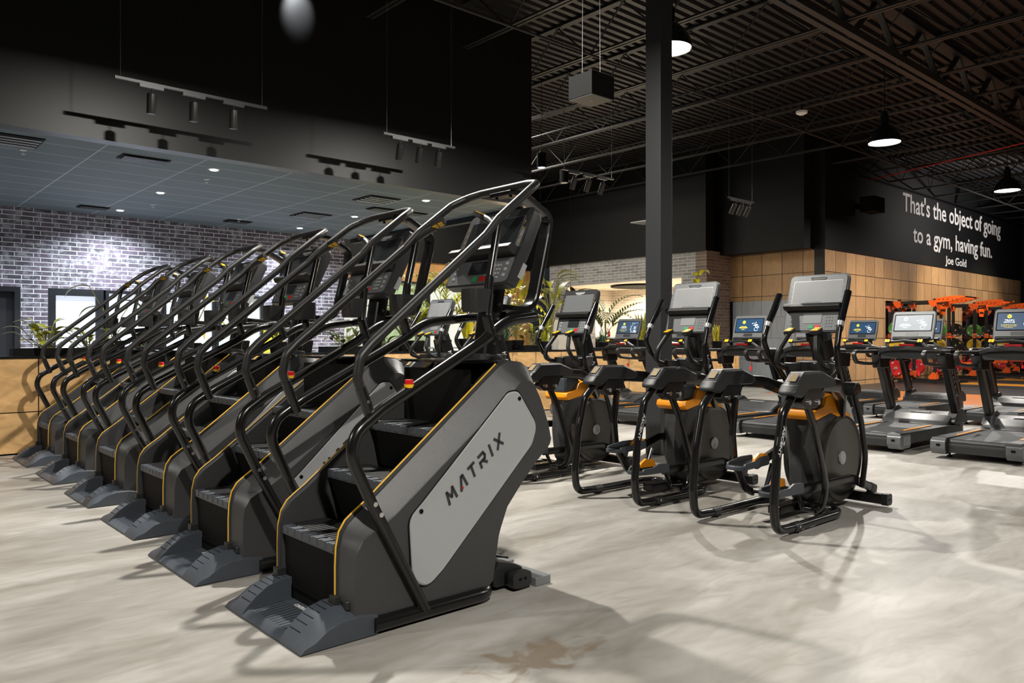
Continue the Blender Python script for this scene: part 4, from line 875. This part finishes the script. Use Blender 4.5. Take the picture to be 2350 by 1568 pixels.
# ---------------------------------------------------------------- elliptical
def make_elliptical():
    g = empty('elliptical_trainer', (0, 0, 0))
    for s in (-1, 1):
        y = s * .315
        b = B(); tube(b, [(.24, y, .93), (.115, y, .82), (.035, y, .53), (.0, y, .22), (.02, y, .05), (.27, y, .04), (.86, y, .04), (.99, s * .27, .04), (.97, s * .10, .045), (.80, s * .05, .05)], .03, 14, [0, .1, .3, .15, .13, .12, .12, .12, .12, 0]); lp = obj('frame_loop', b, 'tube', g)
        b = B(); tube(b, [(.235, y, .04), (.32, y, .04)], .034, 14); obj('tube_collar', b, 'plastic', lp); b = B(); cyl(b, (.28, y - s * 0 - .034 * (1 if s < 0 else -1), .045), .008, .006, 'y', 10); obj('collar_screw', b, 'chrome', lp)
        # rounded rear cover
        pc = rounded([(.135, .935), (.19, 1.0), (.205, 1.0), (.30, 1.085), (.56, 1.085), (.74, 1.02), (.745, .985), (.70, .965), (.34, .965), (.27, .91)], [.02, .01, .01, .03, .05, .04, .02, .03, .02, .02], 4)
        b = B(); cx, cz = .45, 1.0
        loft(b, [[(cx + (p[0] - cx) * q, y + d, cz + (p[1] - cz) * q2) for p in (pc if True else pc)] for q, q2, d in ((.95, .82, -.062), (1, 1, -.048), (1, 1, .048), (.95, .82, .062))]); cv = obj('pivot_cover', b, 'plastic', g)
        b = B(); mt = frame((.252, y, 1.048), (.76, 0, .67), (0, 1, 0)); bb = B(); box(bb, -.04, .04, -.03, .03, 0, .003); obj('cover_label', xf(bb, mt), 'keys', cv)
        bb = B(); [box(bb, -.04, .035, q, q + .0025, .003, .0045) for q in (-.02, -.008, .004, .016)]; obj('label_stripes', xf(bb, mt), 'yellow', cv)
        b = B(); prism(b, rounded([(.60, .965), (.55, .87), (.50, .83), (.37, .83), (.30, .875), (.36, .965)], .015, 3), y - .035, y + .035); pl = obj('pivot_plate', b, 'tube', g, bev=.003)
        b = B(); cyl(b, (.385, y - .04, .875), .017, .02, 'y', 14); cyl(b, (.51, y - .04, .87), .017, .02, 'y', 14); obj('pivot_bolts', b, 'chrome', pl)
        # upper beam to the drive housing
        b = B(); tube(b, [(.62, y, .99), (.9, s * .30, .97), (1.12, s * .24, .90), (1.32, s * .14, .74), (1.36, s * .1, .66)], .05, 12, [0, .3, .3, .2, 0], flat=(.03, .05)); obj('upper_beam', b, 'tube', g)
        # swinging suspension link
        yy = s * .275
        b = B(); tube(b, [(.50, yy, .86), (.60, yy, .70), (.745, yy, .36), (.79, yy, .22), (.72, yy, .09), (.64, yy, .07)] if s < 0 else [(.48, yy, .86), (.44, yy, .60), (.47, yy, .38), (.62, yy, .17), (.72, yy, .13)], .022, 10, .14, flat=(.018, .028)); obj('suspension_link', b, 'tube', g)
        # moving arm
        if s < 0: pa = [(1.185, -.25, 1.66), (1.03, -.26, 1.40), (.985, -.262, 1.25), (1.01, -.262, 1.08), (1.08, -.25, .98), (1.19, -.24, .93)]
        else: pa = [(1.07, .25, 1.65), (.90, .258, 1.40), (.845, .26, 1.30), (.92, .255, 1.19), (1.19, .24, .95)]
        b = B(); tube(b, pa, .021, 12, .14); ar = obj('moving_arm', b, 'tube', g)
        d = (Vector(pa[1]) - Vector(pa[0])); b = B(); tube(b, [Vector(pa[0]) - d * .04, Vector(pa[0]) + d * .88], .0265, 12); obj('arm_grip', b, 'gloss', ar)
        b = B(); tube(b, [Vector(pa[0]) + d * .86, Vector(pa[0]) + d * .98], [.03, .024], 12); obj('grip_ring', b, 'silver', ar)
        b = B(); cyl(b, (1.19, s * .275, .93), .052, .10, 'y', 20); pv = obj('arm_pivot', b, 'plastic', g, bev=.006); b = B(); cyl(b, (1.19, s * .327, .93), .04, .006, 'y', 20); obj('pivot_cap', b, 'gloss', pv)
        b = B(); tube(b, [(1.19, 0, .93), (1.19, s * .22, .93)], .03, 12); obj('pivot_axle', b, 'tube', g)
        lk = [(1.20, s * .285, .92), (1.33, s * .285, .68), (1.42, s * .28, .40), (1.38, s * .27, .16)] if s < 0 else [(1.20, .285, .92), (1.36, .285, .70), (1.47, .28, .45), (1.46, .27, .30)]
        b = B(); tube(b, lk, .021, 12, .3); obj('lower_arm', b, 'tube', g)
        # pedals
        if s < 0: px, pz, tx = .14, .235, .02
        else: px, pz, tx = .27, .36, -.03
        yp = s * .17
        out = rounded([(0, -.075), (.38, -.07), (.38, .07), (0, .075)], [.06, .02, .02, .06], 5)
        b = B(); prism(b, out, 0, .03, 'z'); rim = []
        T = Matrix.Translation((px, yp, pz)) @ Matrix.Rotation(tx, 4, 'Y'); pd = obj('pedal', xf(b, T), 'slate', g, bev=.006)
        b = B(); prism(b, rounded([(.05, 0), (.38, 0), (.38, .07), (.25, .075), (.18, .05), (.05, .045)], .02, 3), -s * .0 + -.078, -.062, 'y'); prism(b, rounded([(.05, 0), (.38, 0), (.38, .06), (.25, .065), (.05, .045)], .02, 3), .062, .078, 'y'); obj('pedal_side', xf(b, T), 'slate', pd)
        b = B(); prism(b, rounded([(.17, .03), (.37, .03), (.36, .085), (.25, .1), (.19, .07)], .02, 4), s * -.075, s * -.055, 'y'); obj('pedal_cushion', xf(b, T), 'orange', pd)
        b = B()
        for k in range(7): box(b, .04, .34, -.05 + k * .016, -.046 + k * .016, .03, .033)
        obj('pedal_ribs', xf(b, T), 'dark', pd)
        b = B(); tube(b, [(.64, -.275, .085), (.64, -.17, .085), (.56, -.17, .23)] if s < 0 else [(.70, .275, .145), (.72, .17, .145), (.82, .17, .35)], .017, 10, .03); obj('pedal_bracket', b, 'tube', g)
        bp = [(.50, s * .20, .235), (.95, s * .215, .235), (1.30, s * .225, .235), (1.62, s * .23, .125)] if s < 0 else [(.62, .19, .36), (.95, .20, .44), (1.25, .215, .42), (1.58, .225, .30)]
        b = B(); tube(b, bp, .04, 10, .2, flat=(.02, .034)); bm_ = obj('pedal_beam', b, 'tube', g)
        d = (Vector(bp[-1]) - Vector(bp[-2])).normalized(); b = B(); tube(b, [Vector(bp[-1]) - d * .02, Vector(bp[-1]) + d * .07], .04, 10, flat=(.026, .042)); obj('beam_cap', b, 'plastic', bm_, bev=.01)
        # static hand grips
        if s < 0: sp = [(.93, -.13, 1.36), (.885, -.15, 1.22), (.93, -.17, 1.12), (1.05, -.165, 1.09), (1.22, -.09, 1.11)]
        else: sp = [(1.0, .125, 1.36), (.885, .15, 1.22), (.87, .165, 1.12), (1.0, .165, 1.085), (1.22, .09, 1.11)]
        b = B(); tube(b, sp, [.022] * 26, 12, .07) if False else tube(b, sp, .021, 12, .07); sg_ = obj('fixed_grip', b, 'rubber', g)
        mt = frame((sp[0][0], sp[0][1], 1.375), (0, -1, 0), (.8, 0, .25)); bb = B(); prism(bb, rrect(-.032, .032, -.045, .045, .014), -.02, .006, 'z'); obj('grip_head', xf(bb, mt), 'rubber', sg_)
        for q in (-.021, .021):
            bb = B(); prism(bb, rrect(-.024, .024, q - .016, q + .016, .004), .006, .011, 'z'); obj('grip_button', xf(bb, mt), 'button', sg_)
        b = B(); lathe(b, [(.05, 1.03), (.075, 1.07), (.085, 1.12), (.075, 1.125), (.06, 1.09)], (1.08, s * .12, 0), 'z', 20); obj('cup_tray', b, 'plastic', g)
    # drive housing
    ho = rounded([(.90, .12), (.86, .36), (.87, .60), (.91, .76), (1.05, .80), (1.2, .77), (1.38, .72), (1.55, .60), (1.66, .40), (1.62, .20), (1.47, .06), (1.15, .05), (.97, .06)], .08, 4)
    b = B(); cx, cz = 1.25, .4
    loft(b, [[(cx + (p[0] - cx) * q, d, cz + (p[1] - cz) * q) for p in ho] for q, d in ((.86, -.145), (.96, -.125), (1, -.09), (1, .09), (.96, .125), (.86, .145))])
    for v in b.verts:
        f = .45 + .55 * min(1, max(0, (v.co.x - .87) / .22)); f = f + (1 - f) * min(1, max(0, (v.co.z - .58) / .15)); v.co.y *= f
    obj('drive_housing', b, 'shell', g)
    for s in (-1, 1):
        b = B(); lathe(b, [(.335, s * .12), (.33, s * .158), (.305, s * .166), (.295, s * .156), (.15, s * .150), (.05, s * .149)], (1.30, 0, .385), 'y', 40); dk = obj('flywheel_disc', b, 'disc', g, sharp=.5)
        b = B(); lathe(b, [(.052, s * .145), (.052, s * .157), (.044, s * .159), (.03, s * .156)], (1.30, 0, .385), 'y', 24); obj('hub_cap', b, 'silver', dk)
    b = B(); sad = rounded([(.845, .73), (.86, .775), (1.0, .80), (1.04, .87), (1.12, .895), (1.22, .84), (1.33, .765), (1.47, .70), (1.42, .66), (1.28, .69), (1.12, .745), (1.0, .725), (.88, .70)], .02, 3)
    cx, cz = 1.15, .77
    loft(b, [[(cx + (p[0] - cx) * q, d, cz + (p[1] - cz) * q) for p in sad] for q, d in ((.94, -.152), (1, -.13), (1, .13), (.94, .152))]); obj('orange_shroud', b, 'orange', g)
    b = B(); cap = rounded([(.865, .77), (.87, .92), (.92, .975), (1.04, .97), (1.09, .88), (1.04, .79)], .03, 4)
    cx, cz = .97, .88; loft(b, [[(cx + (p[0] - cx) * q, d, cz + (p[1] - cz) * q) for p in cap] for q, d in ((.8, -.13), (.97, -.115), (1, -.08), (1, .08), (.97, .115), (.8, .13))]); obj('rear_cap', b, 'slate', g)
    b = B(); fin = rounded([(1.30, .93), (1.36, .95), (1.55, .78), (1.70, .52), (1.70, .30), (1.66, .30), (1.62, .50), (1.46, .70)], .03, 4); prism(b, fin, -.10, .10); obj('front_fin', b, 'silver', g, bev=.008)
    b = B(); tube(b, [(1.50, 0, .66), (1.23, 0, 1.36)], .07, 12, flat=(.06, .095)); ms = obj('mast', b, 'tube', g)
    st, x1 = matrix_word(0, .05, .035, 0)
    dv = Vector((.26, 0, -.70)).normalized(); b = B(); strokes(b, st, frame((1.31, -.0625, 1.16), dv, (dv.z * -1 * 1.0, 0, dv.x)) @ Matrix.Translation((0, -.02, 0)) @ Matrix.Scale(.42 / x1, 4), .009, .002); obj('lettering', b, 'white', ms)
    b = B(); loft(b, [[(x + .02, y, z) for x, y in rounded([(1.12 - w, -w), (1.28 + w * .4, -w), (1.28 + w * .4, w), (1.12 - w, w)], .04, 4)] for w, z in ((.05, 1.0), (.09, 1.07), (.1, 1.13), (.07, 1.14))]); obj('mast_bowl', b, 'plastic', g)
    b = B(); tube(b, [(1.22, 0, 1.3), (1.17, 0, 1.5)], .05, 10, flat=(.09, .04)); obj('console_bracket', b, 'plastic', g)
    b = B(); box(b, .55, 1.6, -.05, .05, .03, .09); obj('centre_rail', b, 'tube', g, bev=.008)
    b = B(); tube(b, [(1.56, -.36, .06), (1.56, .36, .06)], .04, 8, flat=(.04, .045)); ft = obj('front_stabiliser', b, 'tube', g)
    for s in (-1, 1):
        b = B(); tube(b, [(1.56, s * .355, .06), (1.56, s * .405, .06)], .04, 8, flat=(.046, .05)); obj('stabiliser_cap', b, 'plastic', ft, bev=.004)
        b = B(); cyl(b, (1.545, s * .406, .06), .006, .003, 'y', 10); cyl(b, (1.575, s * .406, .06), .006, .003, 'y', 10); obj('cap_holes', b, 'dark', ft)
        b = B(); cyl(b, (.28, s * .315, .01), .022, .02, 'z', 12); obj('levelling_foot', b, 'dark', g)
    b = text_bm('ASCENT', .205, .026, .001, bold=.02); d = Vector((-.115, 0, -.30)).normalized(); xf(b, frame((.082, -.3455, .735), d, (-d.z, 0, d.x)) @ Matrix.Translation((0, -.012, 0))); obj('lettering', b, 'white', g)
    return g
EL = [2.96, 4.12, 5.53, 6.9, 7.95]
ELAB = ['elliptical trainer nearest the camera, with the large dusty grey screen before the timber corner', 'second elliptical trainer, standing in front of the steel column', 'third elliptical trainer, its console under the dazzling brass pendant',
        'fourth elliptical trainer, mostly hidden behind the nearest stair climber', 'farthest elliptical trainer, its pale screen framed by the handrails of the nearest stair climber']
e0 = make_elliptical(); ELS = []
for i, y in enumerate(EL):
    e = e0 if i == 0 else copy_tree(e0)
    e.location = (4.63, y, 0); tag(e, 'black ' + ELAB[i], 'elliptical', 'elliptical trainers in a row'); ELS.append(e)

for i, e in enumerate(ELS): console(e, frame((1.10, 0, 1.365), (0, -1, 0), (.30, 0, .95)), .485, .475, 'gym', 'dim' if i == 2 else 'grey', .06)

# ---------------------------------------------------------------- treadmill
def make_treadmill():
    g = empty('treadmill', (0, 0, 0))
    b = B(); box(b, .06, 1.95, -.36, .36, .07, .19); obj('chassis', b, 'plastic', g)
    b = B(); cyl(b, (.12, 0, .155), .062, .56, 'y', 24); obj('rear_roller', b, 'belt', g)
    b = B(); box(b, .10, 1.5, -.275, .275, .19, .219); obj('running_belt', b, 'belt', g)
    for s in (-1, 1):
        b = B(); prism(b, rounded([(.0, .19), (.0, .11), (.04, .055), (.28, .06), (.34, .10), (1.95, .10), (1.95, .215), (.34, .23), (.02, .235)], [.02, .03, .02, .03, .02, 0, 0, .02, .02], 3), min(s * .285, s * .435), max(s * .285, s * .435)); rl = obj('side_rail', b, 'plastic', g, bev=.006)
        b = B(); prism(b, rounded([(-.006, .19), (-.006, .11), (.035, .05), (.27, .055), (.29, .10), (.29, .21), (.02, .215)], [.02, .03, .02, .03, .02, .02, .02], 3), min(s * .29, s * .442), max(s * .29, s * .442)); ec = obj('end_cap', b, 'keys', g, bev=.004)
        b = B(); box(b, -.009, -.004, min(s * .34, s * .38), max(s * .34, s * .38), .14, .165); obj('cap_slot', b, 'dark', ec)
        b = B(); [box(b, .09 + k * .03, .10 + k * .03, s * .443 - .002, s * .443 + .002, .09, .19) for k in range(6)]; obj('vent_slots', b, 'silver', ec)
        b = B(); box(b, .42, 1.25, min(s * .298, s * .325), max(s * .298, s * .325), .228, .235); obj('orange_strip', b, 'orange', rl)
        for x in (.28, 1.7):
            b = B(); cyl(b, (x, s * .34, .035), .012, .07, 'z', 10); cyl(b, (x, s * .34, .008), .028, .016, 'z', 14); obj('levelling_foot', b, 'gloss', g)
        # uprights
        b = B(); tube(b, [(1.90, s * .405, .22), (1.48, s * .405, 1.0)], .06, 8, flat=(.045, .085)); up = obj('upright', b, 'tube', g)
        b = B(); prism(b, rounded([(1.6, .22), (2.08, .22), (2.06, .34), (1.9, .42), (1.78, .40)], .04, 4), min(s * .34, s * .455), max(s * .34, s * .455)); obj('upright_foot', b, 'plastic', g, bev=.01)
        b = B(); prism(b, rounded([(1.35, .93), (1.62, .93), (1.66, 1.12), (1.30, 1.14)], .03, 3), min(s * .35, s * .46), max(s * .35, s * .46)); obj('upright_head', b, 'tube', g, bev=.01)
        b = B(); tube(b, [(1.42, s * .42, .985), (.98, s * .42, 1.0), (.78, s * .42, 1.02), (.70, s * .42, 1.12), (.76, s * .42, 1.155), (1.0, s * .42, 1.15), (1.5, s * .40, 1.15)], .024, 10, [0, .1, .08, .05, .04, .1, 0], flat=(.026, .022)); ar = obj('armrest', b, 'rubber', g)
        b = B(); tube(b, [(1.35, s * .25, 1.19), (1.22, s * .215, 1.27)], .017, 10); gp = obj('control_post', b, 'silver' if True else 'tube', g)
        bb = B(); mt = frame((1.20, s * .20, 1.288), (0, -1, 0), (.6, 0, .75)); prism(bb, rrect(-.03, .03, -.024, .024, .008), -.012, .008, 'z'); obj('control_head', xf(bb, mt), 'rubber', gp)
        for q in (-.016, .016):
            bb = B(); prism(bb, rrect(q - .014, q + .014, -.022, .022, .004), .008, .012, 'z'); obj('control_button', xf(bb, mt), 'button', gp)
    ho = rounded([(1.42, .21), (1.50, .27), (1.68, .335), (1.95, .36), (2.10, .30), (2.14, .08), (1.5, .08)], .05, 4)
    b = B(); loft(b, [[(1.8 + (p[0] - 1.8) * q, d, .08 + (p[1] - .08) * q) for p in ho] for q, d in ((.9, -.40), (1, -.34), (1, .34), (.9, .40))]); mh = obj('motor_hood', b, 'shell', g)
    b = B(); box(b, 1.72, 1.78, -.12, .12, .345, .352); obj('hood_plate', b, 'silver', mh)
    b = B(); box(b, 1.40, 1.44, -.14, .14, .2195, .2225); obj('belt_stripe', b, 'dark', g)
    b = B(); tube(b, [(1.36, -.43, 1.13), (1.30, -.25, 1.185), (1.28, 0, 1.20), (1.30, .25, 1.185), (1.36, .43, 1.13)], .03, 10, .2, flat=(.03, .022)); obj('front_bar', b, 'rubber', g)
    b = B(); loft(b, [[(x, y * w, z) for x, y in rounded([(1.33, -.42), (1.68, -.40), (1.68, .40), (1.33, .42)], .07, 4)] for w, z in ((.97, 1.06), (1, 1.12), (1, 1.165), (.93, 1.185))]); obj('dash_tray', b, 'plastic', g)
    b = B(); tube(b, [(1.22, -.20, 1.275), (1.24, 0, 1.295), (1.22, .20, 1.275)], .02, 10, .1); obj('grip_bar', b, 'rubber', g)
    b = B(); box(b, 1.27, 1.315, -.09, .09, 1.20, 1.252); obj('stop_bar', b, 'red', g, bev=.006)
    b = B(); tube(b, [(1.62, 0, 1.12), (1.58, 0, 1.42)], .05, 10, flat=(.13, .04)); obj('console_neck', b, 'plastic', g)
    b = B(); tube(b, [(1.37, -.12, 1.14), (1.33, -.135, 1.0), (1.33, -.135, .9)], .003, 5); box(b, 1.325, 1.335, -.15, -.12, .845, .90); obj('safety_tag', b, 'red', g)
    st, x1 = matrix_word(0, .05, .03, 0); dv = Vector((.42, 0, -.78)).normalized(); b = B(); strokes(b, st, frame((1.52, -.4515, .93), dv, (-dv.z, 0, dv.x)) @ Matrix.Translation((.02, -.02, 0)) @ Matrix.Scale(.42 / x1, 4), .009, .002); obj('lettering', b, 'silver', g)
    return g
def build_treadmills():
    g0 = make_treadmill()
    TR = [(9.15, 2.9, 'train', 'treadmill at the photo edge, its blue screen reading TRAIN WITH US'), (9.15, 4.1, 'grey', 'treadmill with the pale greyed screen, in front of the squat racks'),
          (9.15, 5.45, 'blue', 'treadmill mostly hidden behind the nearest elliptical'), (9.15, 6.5, 'blue', 'treadmill with a blue screen in front of the grey laminate panel'),
          (9.15, 7.75, 'train', 'treadmill hidden behind the second elliptical and the steel column'), (9.15, 8.9, 'train', 'treadmill with a blue screen in front of the pale lobby planter'),
          (13.05, 2.75, 'blue', 'farther-row treadmill showing only its deck near the photo edge'), (13.05, 4.0, 'blue', 'farther-row treadmill peeking out behind the one with the TRAIN WITH US screen'), (13.05, 5.38, 'blue', 'farther-row treadmill directly behind the one with the greyed screen'), (13.05, 6.5, 'blue', 'farther-row treadmill with a small blue screen against the timber wall')]
    roots = [g0] + [copy_tree(g0) for _ in TR[1:]]
    for r, (x, y, th, lab) in zip(roots, TR):
        r.location = (x, y, 0); tag(r, 'black ' + lab, 'treadmill', 'treadmills in two rows')
        console(r, frame((1.44, 0, 1.30), (0, -1, 0), (.30, 0, .95)), .54, .395, 'tread', th, .05)
build_treadmills()

# ---------------------------------------------------------------- squat racks
def gusset(b, x, y, z, s=.16, ax='y'):
    P_ = [(x - s * .6, z - s * .5), (x - s * .1, z - s), (x + s * .5, z - s * .8), (x + s, z), (x + s * .7, z + s * .35), (x - s * .6, z + s * .4)]
    prism(b, P_, y - .045, y - .037, 'y') if ax == 'y' else prism(b, [(y + p[0] - x, p[1]) for p in P_], x - .045, x - .037, 'x')
def make_rack():
    g = empty('squat_rack', (0, 0, 0)); w = .9
    for x in (0, 1.1):
        for y in (0, 1.0):
            b = B(); box(b, x - .038, x + .038, y - .038, y + .038, .02, 2.5); up = obj('upright', b, 'rackblk', g)
    for y in (0, 1.0):
        for z in (.16, 2.42):
            b = B(); box(b, .04, 1.06, y - .036, y + .036, z - .036, z + .036); obj('crossmember', b, 'rackblk', g)
    for x in (0, 1.1):
        obj('side_beam', box(B(), x - .036, x + .036, .04, .96, 2.384, 2.456), 'rackblk', g); obj('foot_beam', box(B(), x - .036, x + .036, -.5, .96, .03, .10), 'rackblk', g)
    for x, sg in ((0, 1), (1.1, -1)):
        for y in (0, 1.0):
            for z, fl in ((2.40, 1), (.20, -1)):
                b = B(); pf = [(x + sg * a, z + fl * c) for a, c in ((-.05, .06), (-.05, -.09), (0, -.15), (.05, -.15), (.14, -.04), (.17, .03), (.14, .06))]
                prism(b, pf, y - .05, y - .042, 'y'); pf = [(y + a, z + fl * c) for a, c in ((-.05, .06), (-.05, -.09), (0, -.15), (.05, -.15), (.14, -.04), (.17, .03), (.14, .06))]; prism(b, pf, x - .052, x - .044, 'x'); gs = obj('gusset_plate', b, 'rackorg', g)
                b = B(); [cyl(b, (x + sg * a, y - .052, z + fl * c), .016, .01, 'y', 8) for a, c in ((0, .02), (0, -.1), (.14, .03))]; [cyl(b, (x - .054, y + a, z + fl * c), .016, .01, 'x', 8) for a, c in ((0, .02), (0, -.1), (.14, .03))]; obj('gusset_bolts', b, 'steel', gs)
    # pull-up arm reaching forward with perforated orange cheeks
    for x in (0, 1.1):
        b = B(); prism(b, [(-.8, 2.55), (-.8, 2.52), (-.45, 2.42), (0, 2.38), (.05, 2.50), (-.4, 2.56), (-.6, 2.57)], x - .03, x + .03, 'x'); arm = obj('pull_up_arm', b, 'rackorg', g, bev=.004)
        b = B(); [cyl(b, (x - .032, -.12 - .12 * k, 2.47), .014, .004, 'x', 8) for k in range(5)]; obj('arm_holes', b, 'dark', arm)
    b = B(); tube(b, [(0, -.75, 2.54), (1.1, -.75, 2.54)], .018, 10); obj('pull_up_bar', b, 'rackblk', g)
    b = B(); prism(b, [(.30, 2.30), (.80, 2.30), (.74, 2.05), (.36, 2.05)], -.03, -.02, 'y'); sg_ = obj('name_plate', b, 'rackorg', g)
    b = text_bm('RELENTLESS', .34, .07, .003, bold=.03); xf(b, frame((.38, -.034, 2.14), (1, 0, 0), (0, 0, 1))); obj('lettering', b, 'rackblk', sg_)
    for x in (0, 1.1):
        b = B(); box(b, x - .05, x + .05, -.05, .05, 1.36, 1.5); box(b, x - .03, x + .03, -.16, -.05, 1.36, 1.39); box(b, x - .03, x + .03, -.17, -.15, 1.36, 1.43); obj('bar_hook', b, 'rackorg', g, bev=.004)
        b = B(); box(b, x - .03, x + .03, -.62, .0, .55, .63); gsb = obj('safety_arm', b, 'rackorg', g, bev=.003)
        b = B(); [cyl(b, (x - .032, -.1 - .1 * k, .59), .012, .004, 'x', 8) for k in range(5)]; obj('arm_holes', b, 'dark', gsb)
    for x, sg in ((0, -1), (1.1, 1)):
        for z in (.44, 1.10, 1.62):
            b = B(); tube(b, [(x, 1.0, z), (x + sg * .36, 1.0, z)], .024, 10); obj('storage_peg', b, 'steel', g)
    return g
PLATE_PROTO = {}
def bumper(colr, x, y, z, label):
    if colr not in PLATE_PROTO:
        g = empty('bumper_plate', (x, y, z))
        b = B(); lathe(b, [(.03, -.03), (.14, -.022), (.16, -.03), (.222, -.03), (.226, -.02), (.226, .02), (.222, .03), (.16, .03), (.14, .022), (.03, .03)], (0, 0, 0), 'x', 36); obj('disc', b, 'plate_' + colr, g, sharp=.5)
        b = B(); lathe(b, [(.028, -.033), (.05, -.033), (.05, .033), (.028, .033)], (0, 0, 0), 'x', 20); obj('hub', b, 'steel', g)
        b = B()
        for k in range(4):
            a = k * math.pi / 2 + .5; t = text_bm('25' if colr == 'r' else '10', .06, .045, .002, bold=.03)
            xf(t, frame((-.033, -math.cos(a) * .18, math.sin(a) * .18), (0, -math.cos(a + 1.57), math.sin(a + 1.57)), (0, -math.cos(a + 3.14), math.sin(a + 3.14))) @ Matrix.Translation((-.03, -.022, -.0)))
            me = bpy.data.meshes.new('x'); t.to_mesh(me); t.free(); b.from_mesh(me); bpy.data.meshes.remove(me)
        obj('lettering', b, 'white' if colr != 'k' else 'yellow', g)
        PLATE_PROTO[colr] = g; c = g
    else:
        c = copy_tree(PLATE_PROTO[colr]); c.location = (x, y, z)
    cn = dict(k='black', g='green', y='yellow', r='red', b='blue')[colr]
    tag(c, '%s bumper plate, %s' % (cn, label), 'weight plate', 'bumper plates stored on the squat racks')
def build_racks():
    r0 = make_rack()
    RX = [24.3, 27.6, 30.9, 34.2]
    names = ['first squat rack, just past the narrow mirror', 'second squat rack, with green and yellow plates at its outer post', 'third squat rack from the narrow mirror', 'farthest squat rack, near the end of the timber wall']
    od = ['first', 'second', 'third', 'farthest']
    for i, x in enumerate(RX):
        r = r0 if i == 0 else copy_tree(r0)
        r.location = (x, 8.75, .012); tag(r, 'black and orange ' + names[i], 'squat rack', 'squat racks along the timber wall')
        for (dx, side) in ((-.2, 'near side'), (1.1 + .2, 'far side')):
            for z, cset, lev in ((.45, 'r', 'bottom'), (1.11, 'y' if side[0] == 'n' else 'k', 'middle'), (1.63, 'g' if side[0] == 'n' else 'k', 'top')):
                for k in range(2):
                    cc = cset if not (k and cset == 'y') else 'b'
                    bumper(cc, x + dx + (k * .075 - .03) , 9.75, z + .012, '%s on the %s peg, %s of the %s rack' % ('front one' if k == 0 else 'rear one', lev, side, od[i]))
        g = empty('barbell', (x + .55, 8.63, 1.435)); tag(g, 'steel barbell resting in the hooks of the %s squat rack' % od[i], 'barbell')
        obj('shaft', tube(B(), [(-.66, 0, 0), (.66, 0, 0)], .014, 10), 'steel', g)
        for s in (-1, 1): obj('sleeve', tube(B(), [(s * .66, 0, 0), (s * 1.08, 0, 0)], .025, 12), 'steel', g); obj('collar', cyl(B(), (s * .66, 0, 0), .04, .03, 'x'), 'steel', g)
        p = empty('lifting_platform', (x + .55, 7.02, .012)); tag(p, 'orange timber lifting platform on the rubber floor before the %s squat rack' % od[i], 'lifting platform')
        obj('timber_inlay', box(B(), -.55, .55, -1.2, 1.1, 0, .035), 'platform', p); 
        for s in (-1, 1): obj('rubber_mat', box(B(), min(s * .55, s * 1.2), max(s * .55, s * 1.2), -1.2, 1.1, 0, .035), 'rubberfloor', p)
        b = B(); box(b, -1.22, 1.22, -1.24, -1.2, 0, .04); box(b, -1.22, 1.22, 1.1, 1.14, 0, .04); obj('edge_frame', b, 'platform', p)
    spot('rack_wash', (26.8, 5.0, 5.4), (28.2, 10.1, 2.4), 1500, (1, .82, .55), 46, 1, .1)  # unseen spots, out of frame, washing the timber wall
    spot('rack_wash_b', (33.5, 5.4, 5.5), (32.6, 10.0, 1.6), 900, (1, .85, .62), 60, .9, .1)
    spot('rack_wash_c', (22.5, 4.2, 5.4), (23.3, 10.0, 1.5), 900, (1, .80, .56), 50, .9, .1)
build_racks()
spot('quote_wash', (29.5, 5.2, 5.7), (29.9, 10.1, 4.9), 1150, (1, .93, .88), 130, 1, .1)  # unseen spot added to brighten the lettering
# ---------------------------------------------------------------- housings put around the added fill lights and unseen wall-wash spots
for nm, lab in (('lobby_glow', 'large round ceiling light in the lit lobby'), ('lobby_glow_side', 'smaller round ceiling light in the lobby by the brown brick'),
                ('concourse_light', 'round roof light over the lobby concourse'), ('concourse_light_b', 'round roof light past the end of the bulkhead')):
    l = bpy.data.objects[nm]; g = empty('ceiling_light', tuple(l.location)); tag(g, lab, 'ceiling light'); rr = l.data.size / 2
    obj('housing', cyl(B(), (0, 0, .035), rr + .03, .05, seg=32), 'dark', g); l.parent = g; l.location = (0, 0, 0)
for nm, lab in (('rack_wash', 'track spot washing the timber wall over the second squat rack'), ('rack_wash_b', 'track spot washing the timber wall over the third squat rack'),
                ('rack_wash_c', 'track spot washing the timber wall before the narrow mirror'), ('quote_wash', 'track spot washing the lettered black wall')):
    l = bpy.data.objects[nm]; g = empty('wall_wash_spot', tuple(l.location)); tag(g, 'black ' + lab, 'spot light'); p = l.location.copy(); l.parent = g; l.location = (0, 0, 0)
    e = l.rotation_euler.copy(); obj('spot_head', lathe(B(), [(.10, .13), (.11, .14), (.11, .36), (.08, .38)], seg=20), 'dark', g, rot=e)
    obj('hanger', tube(B(), [(0, 0, .3), (0, 0, 6.85 - p.z)], .012, 6), 'dark', g)
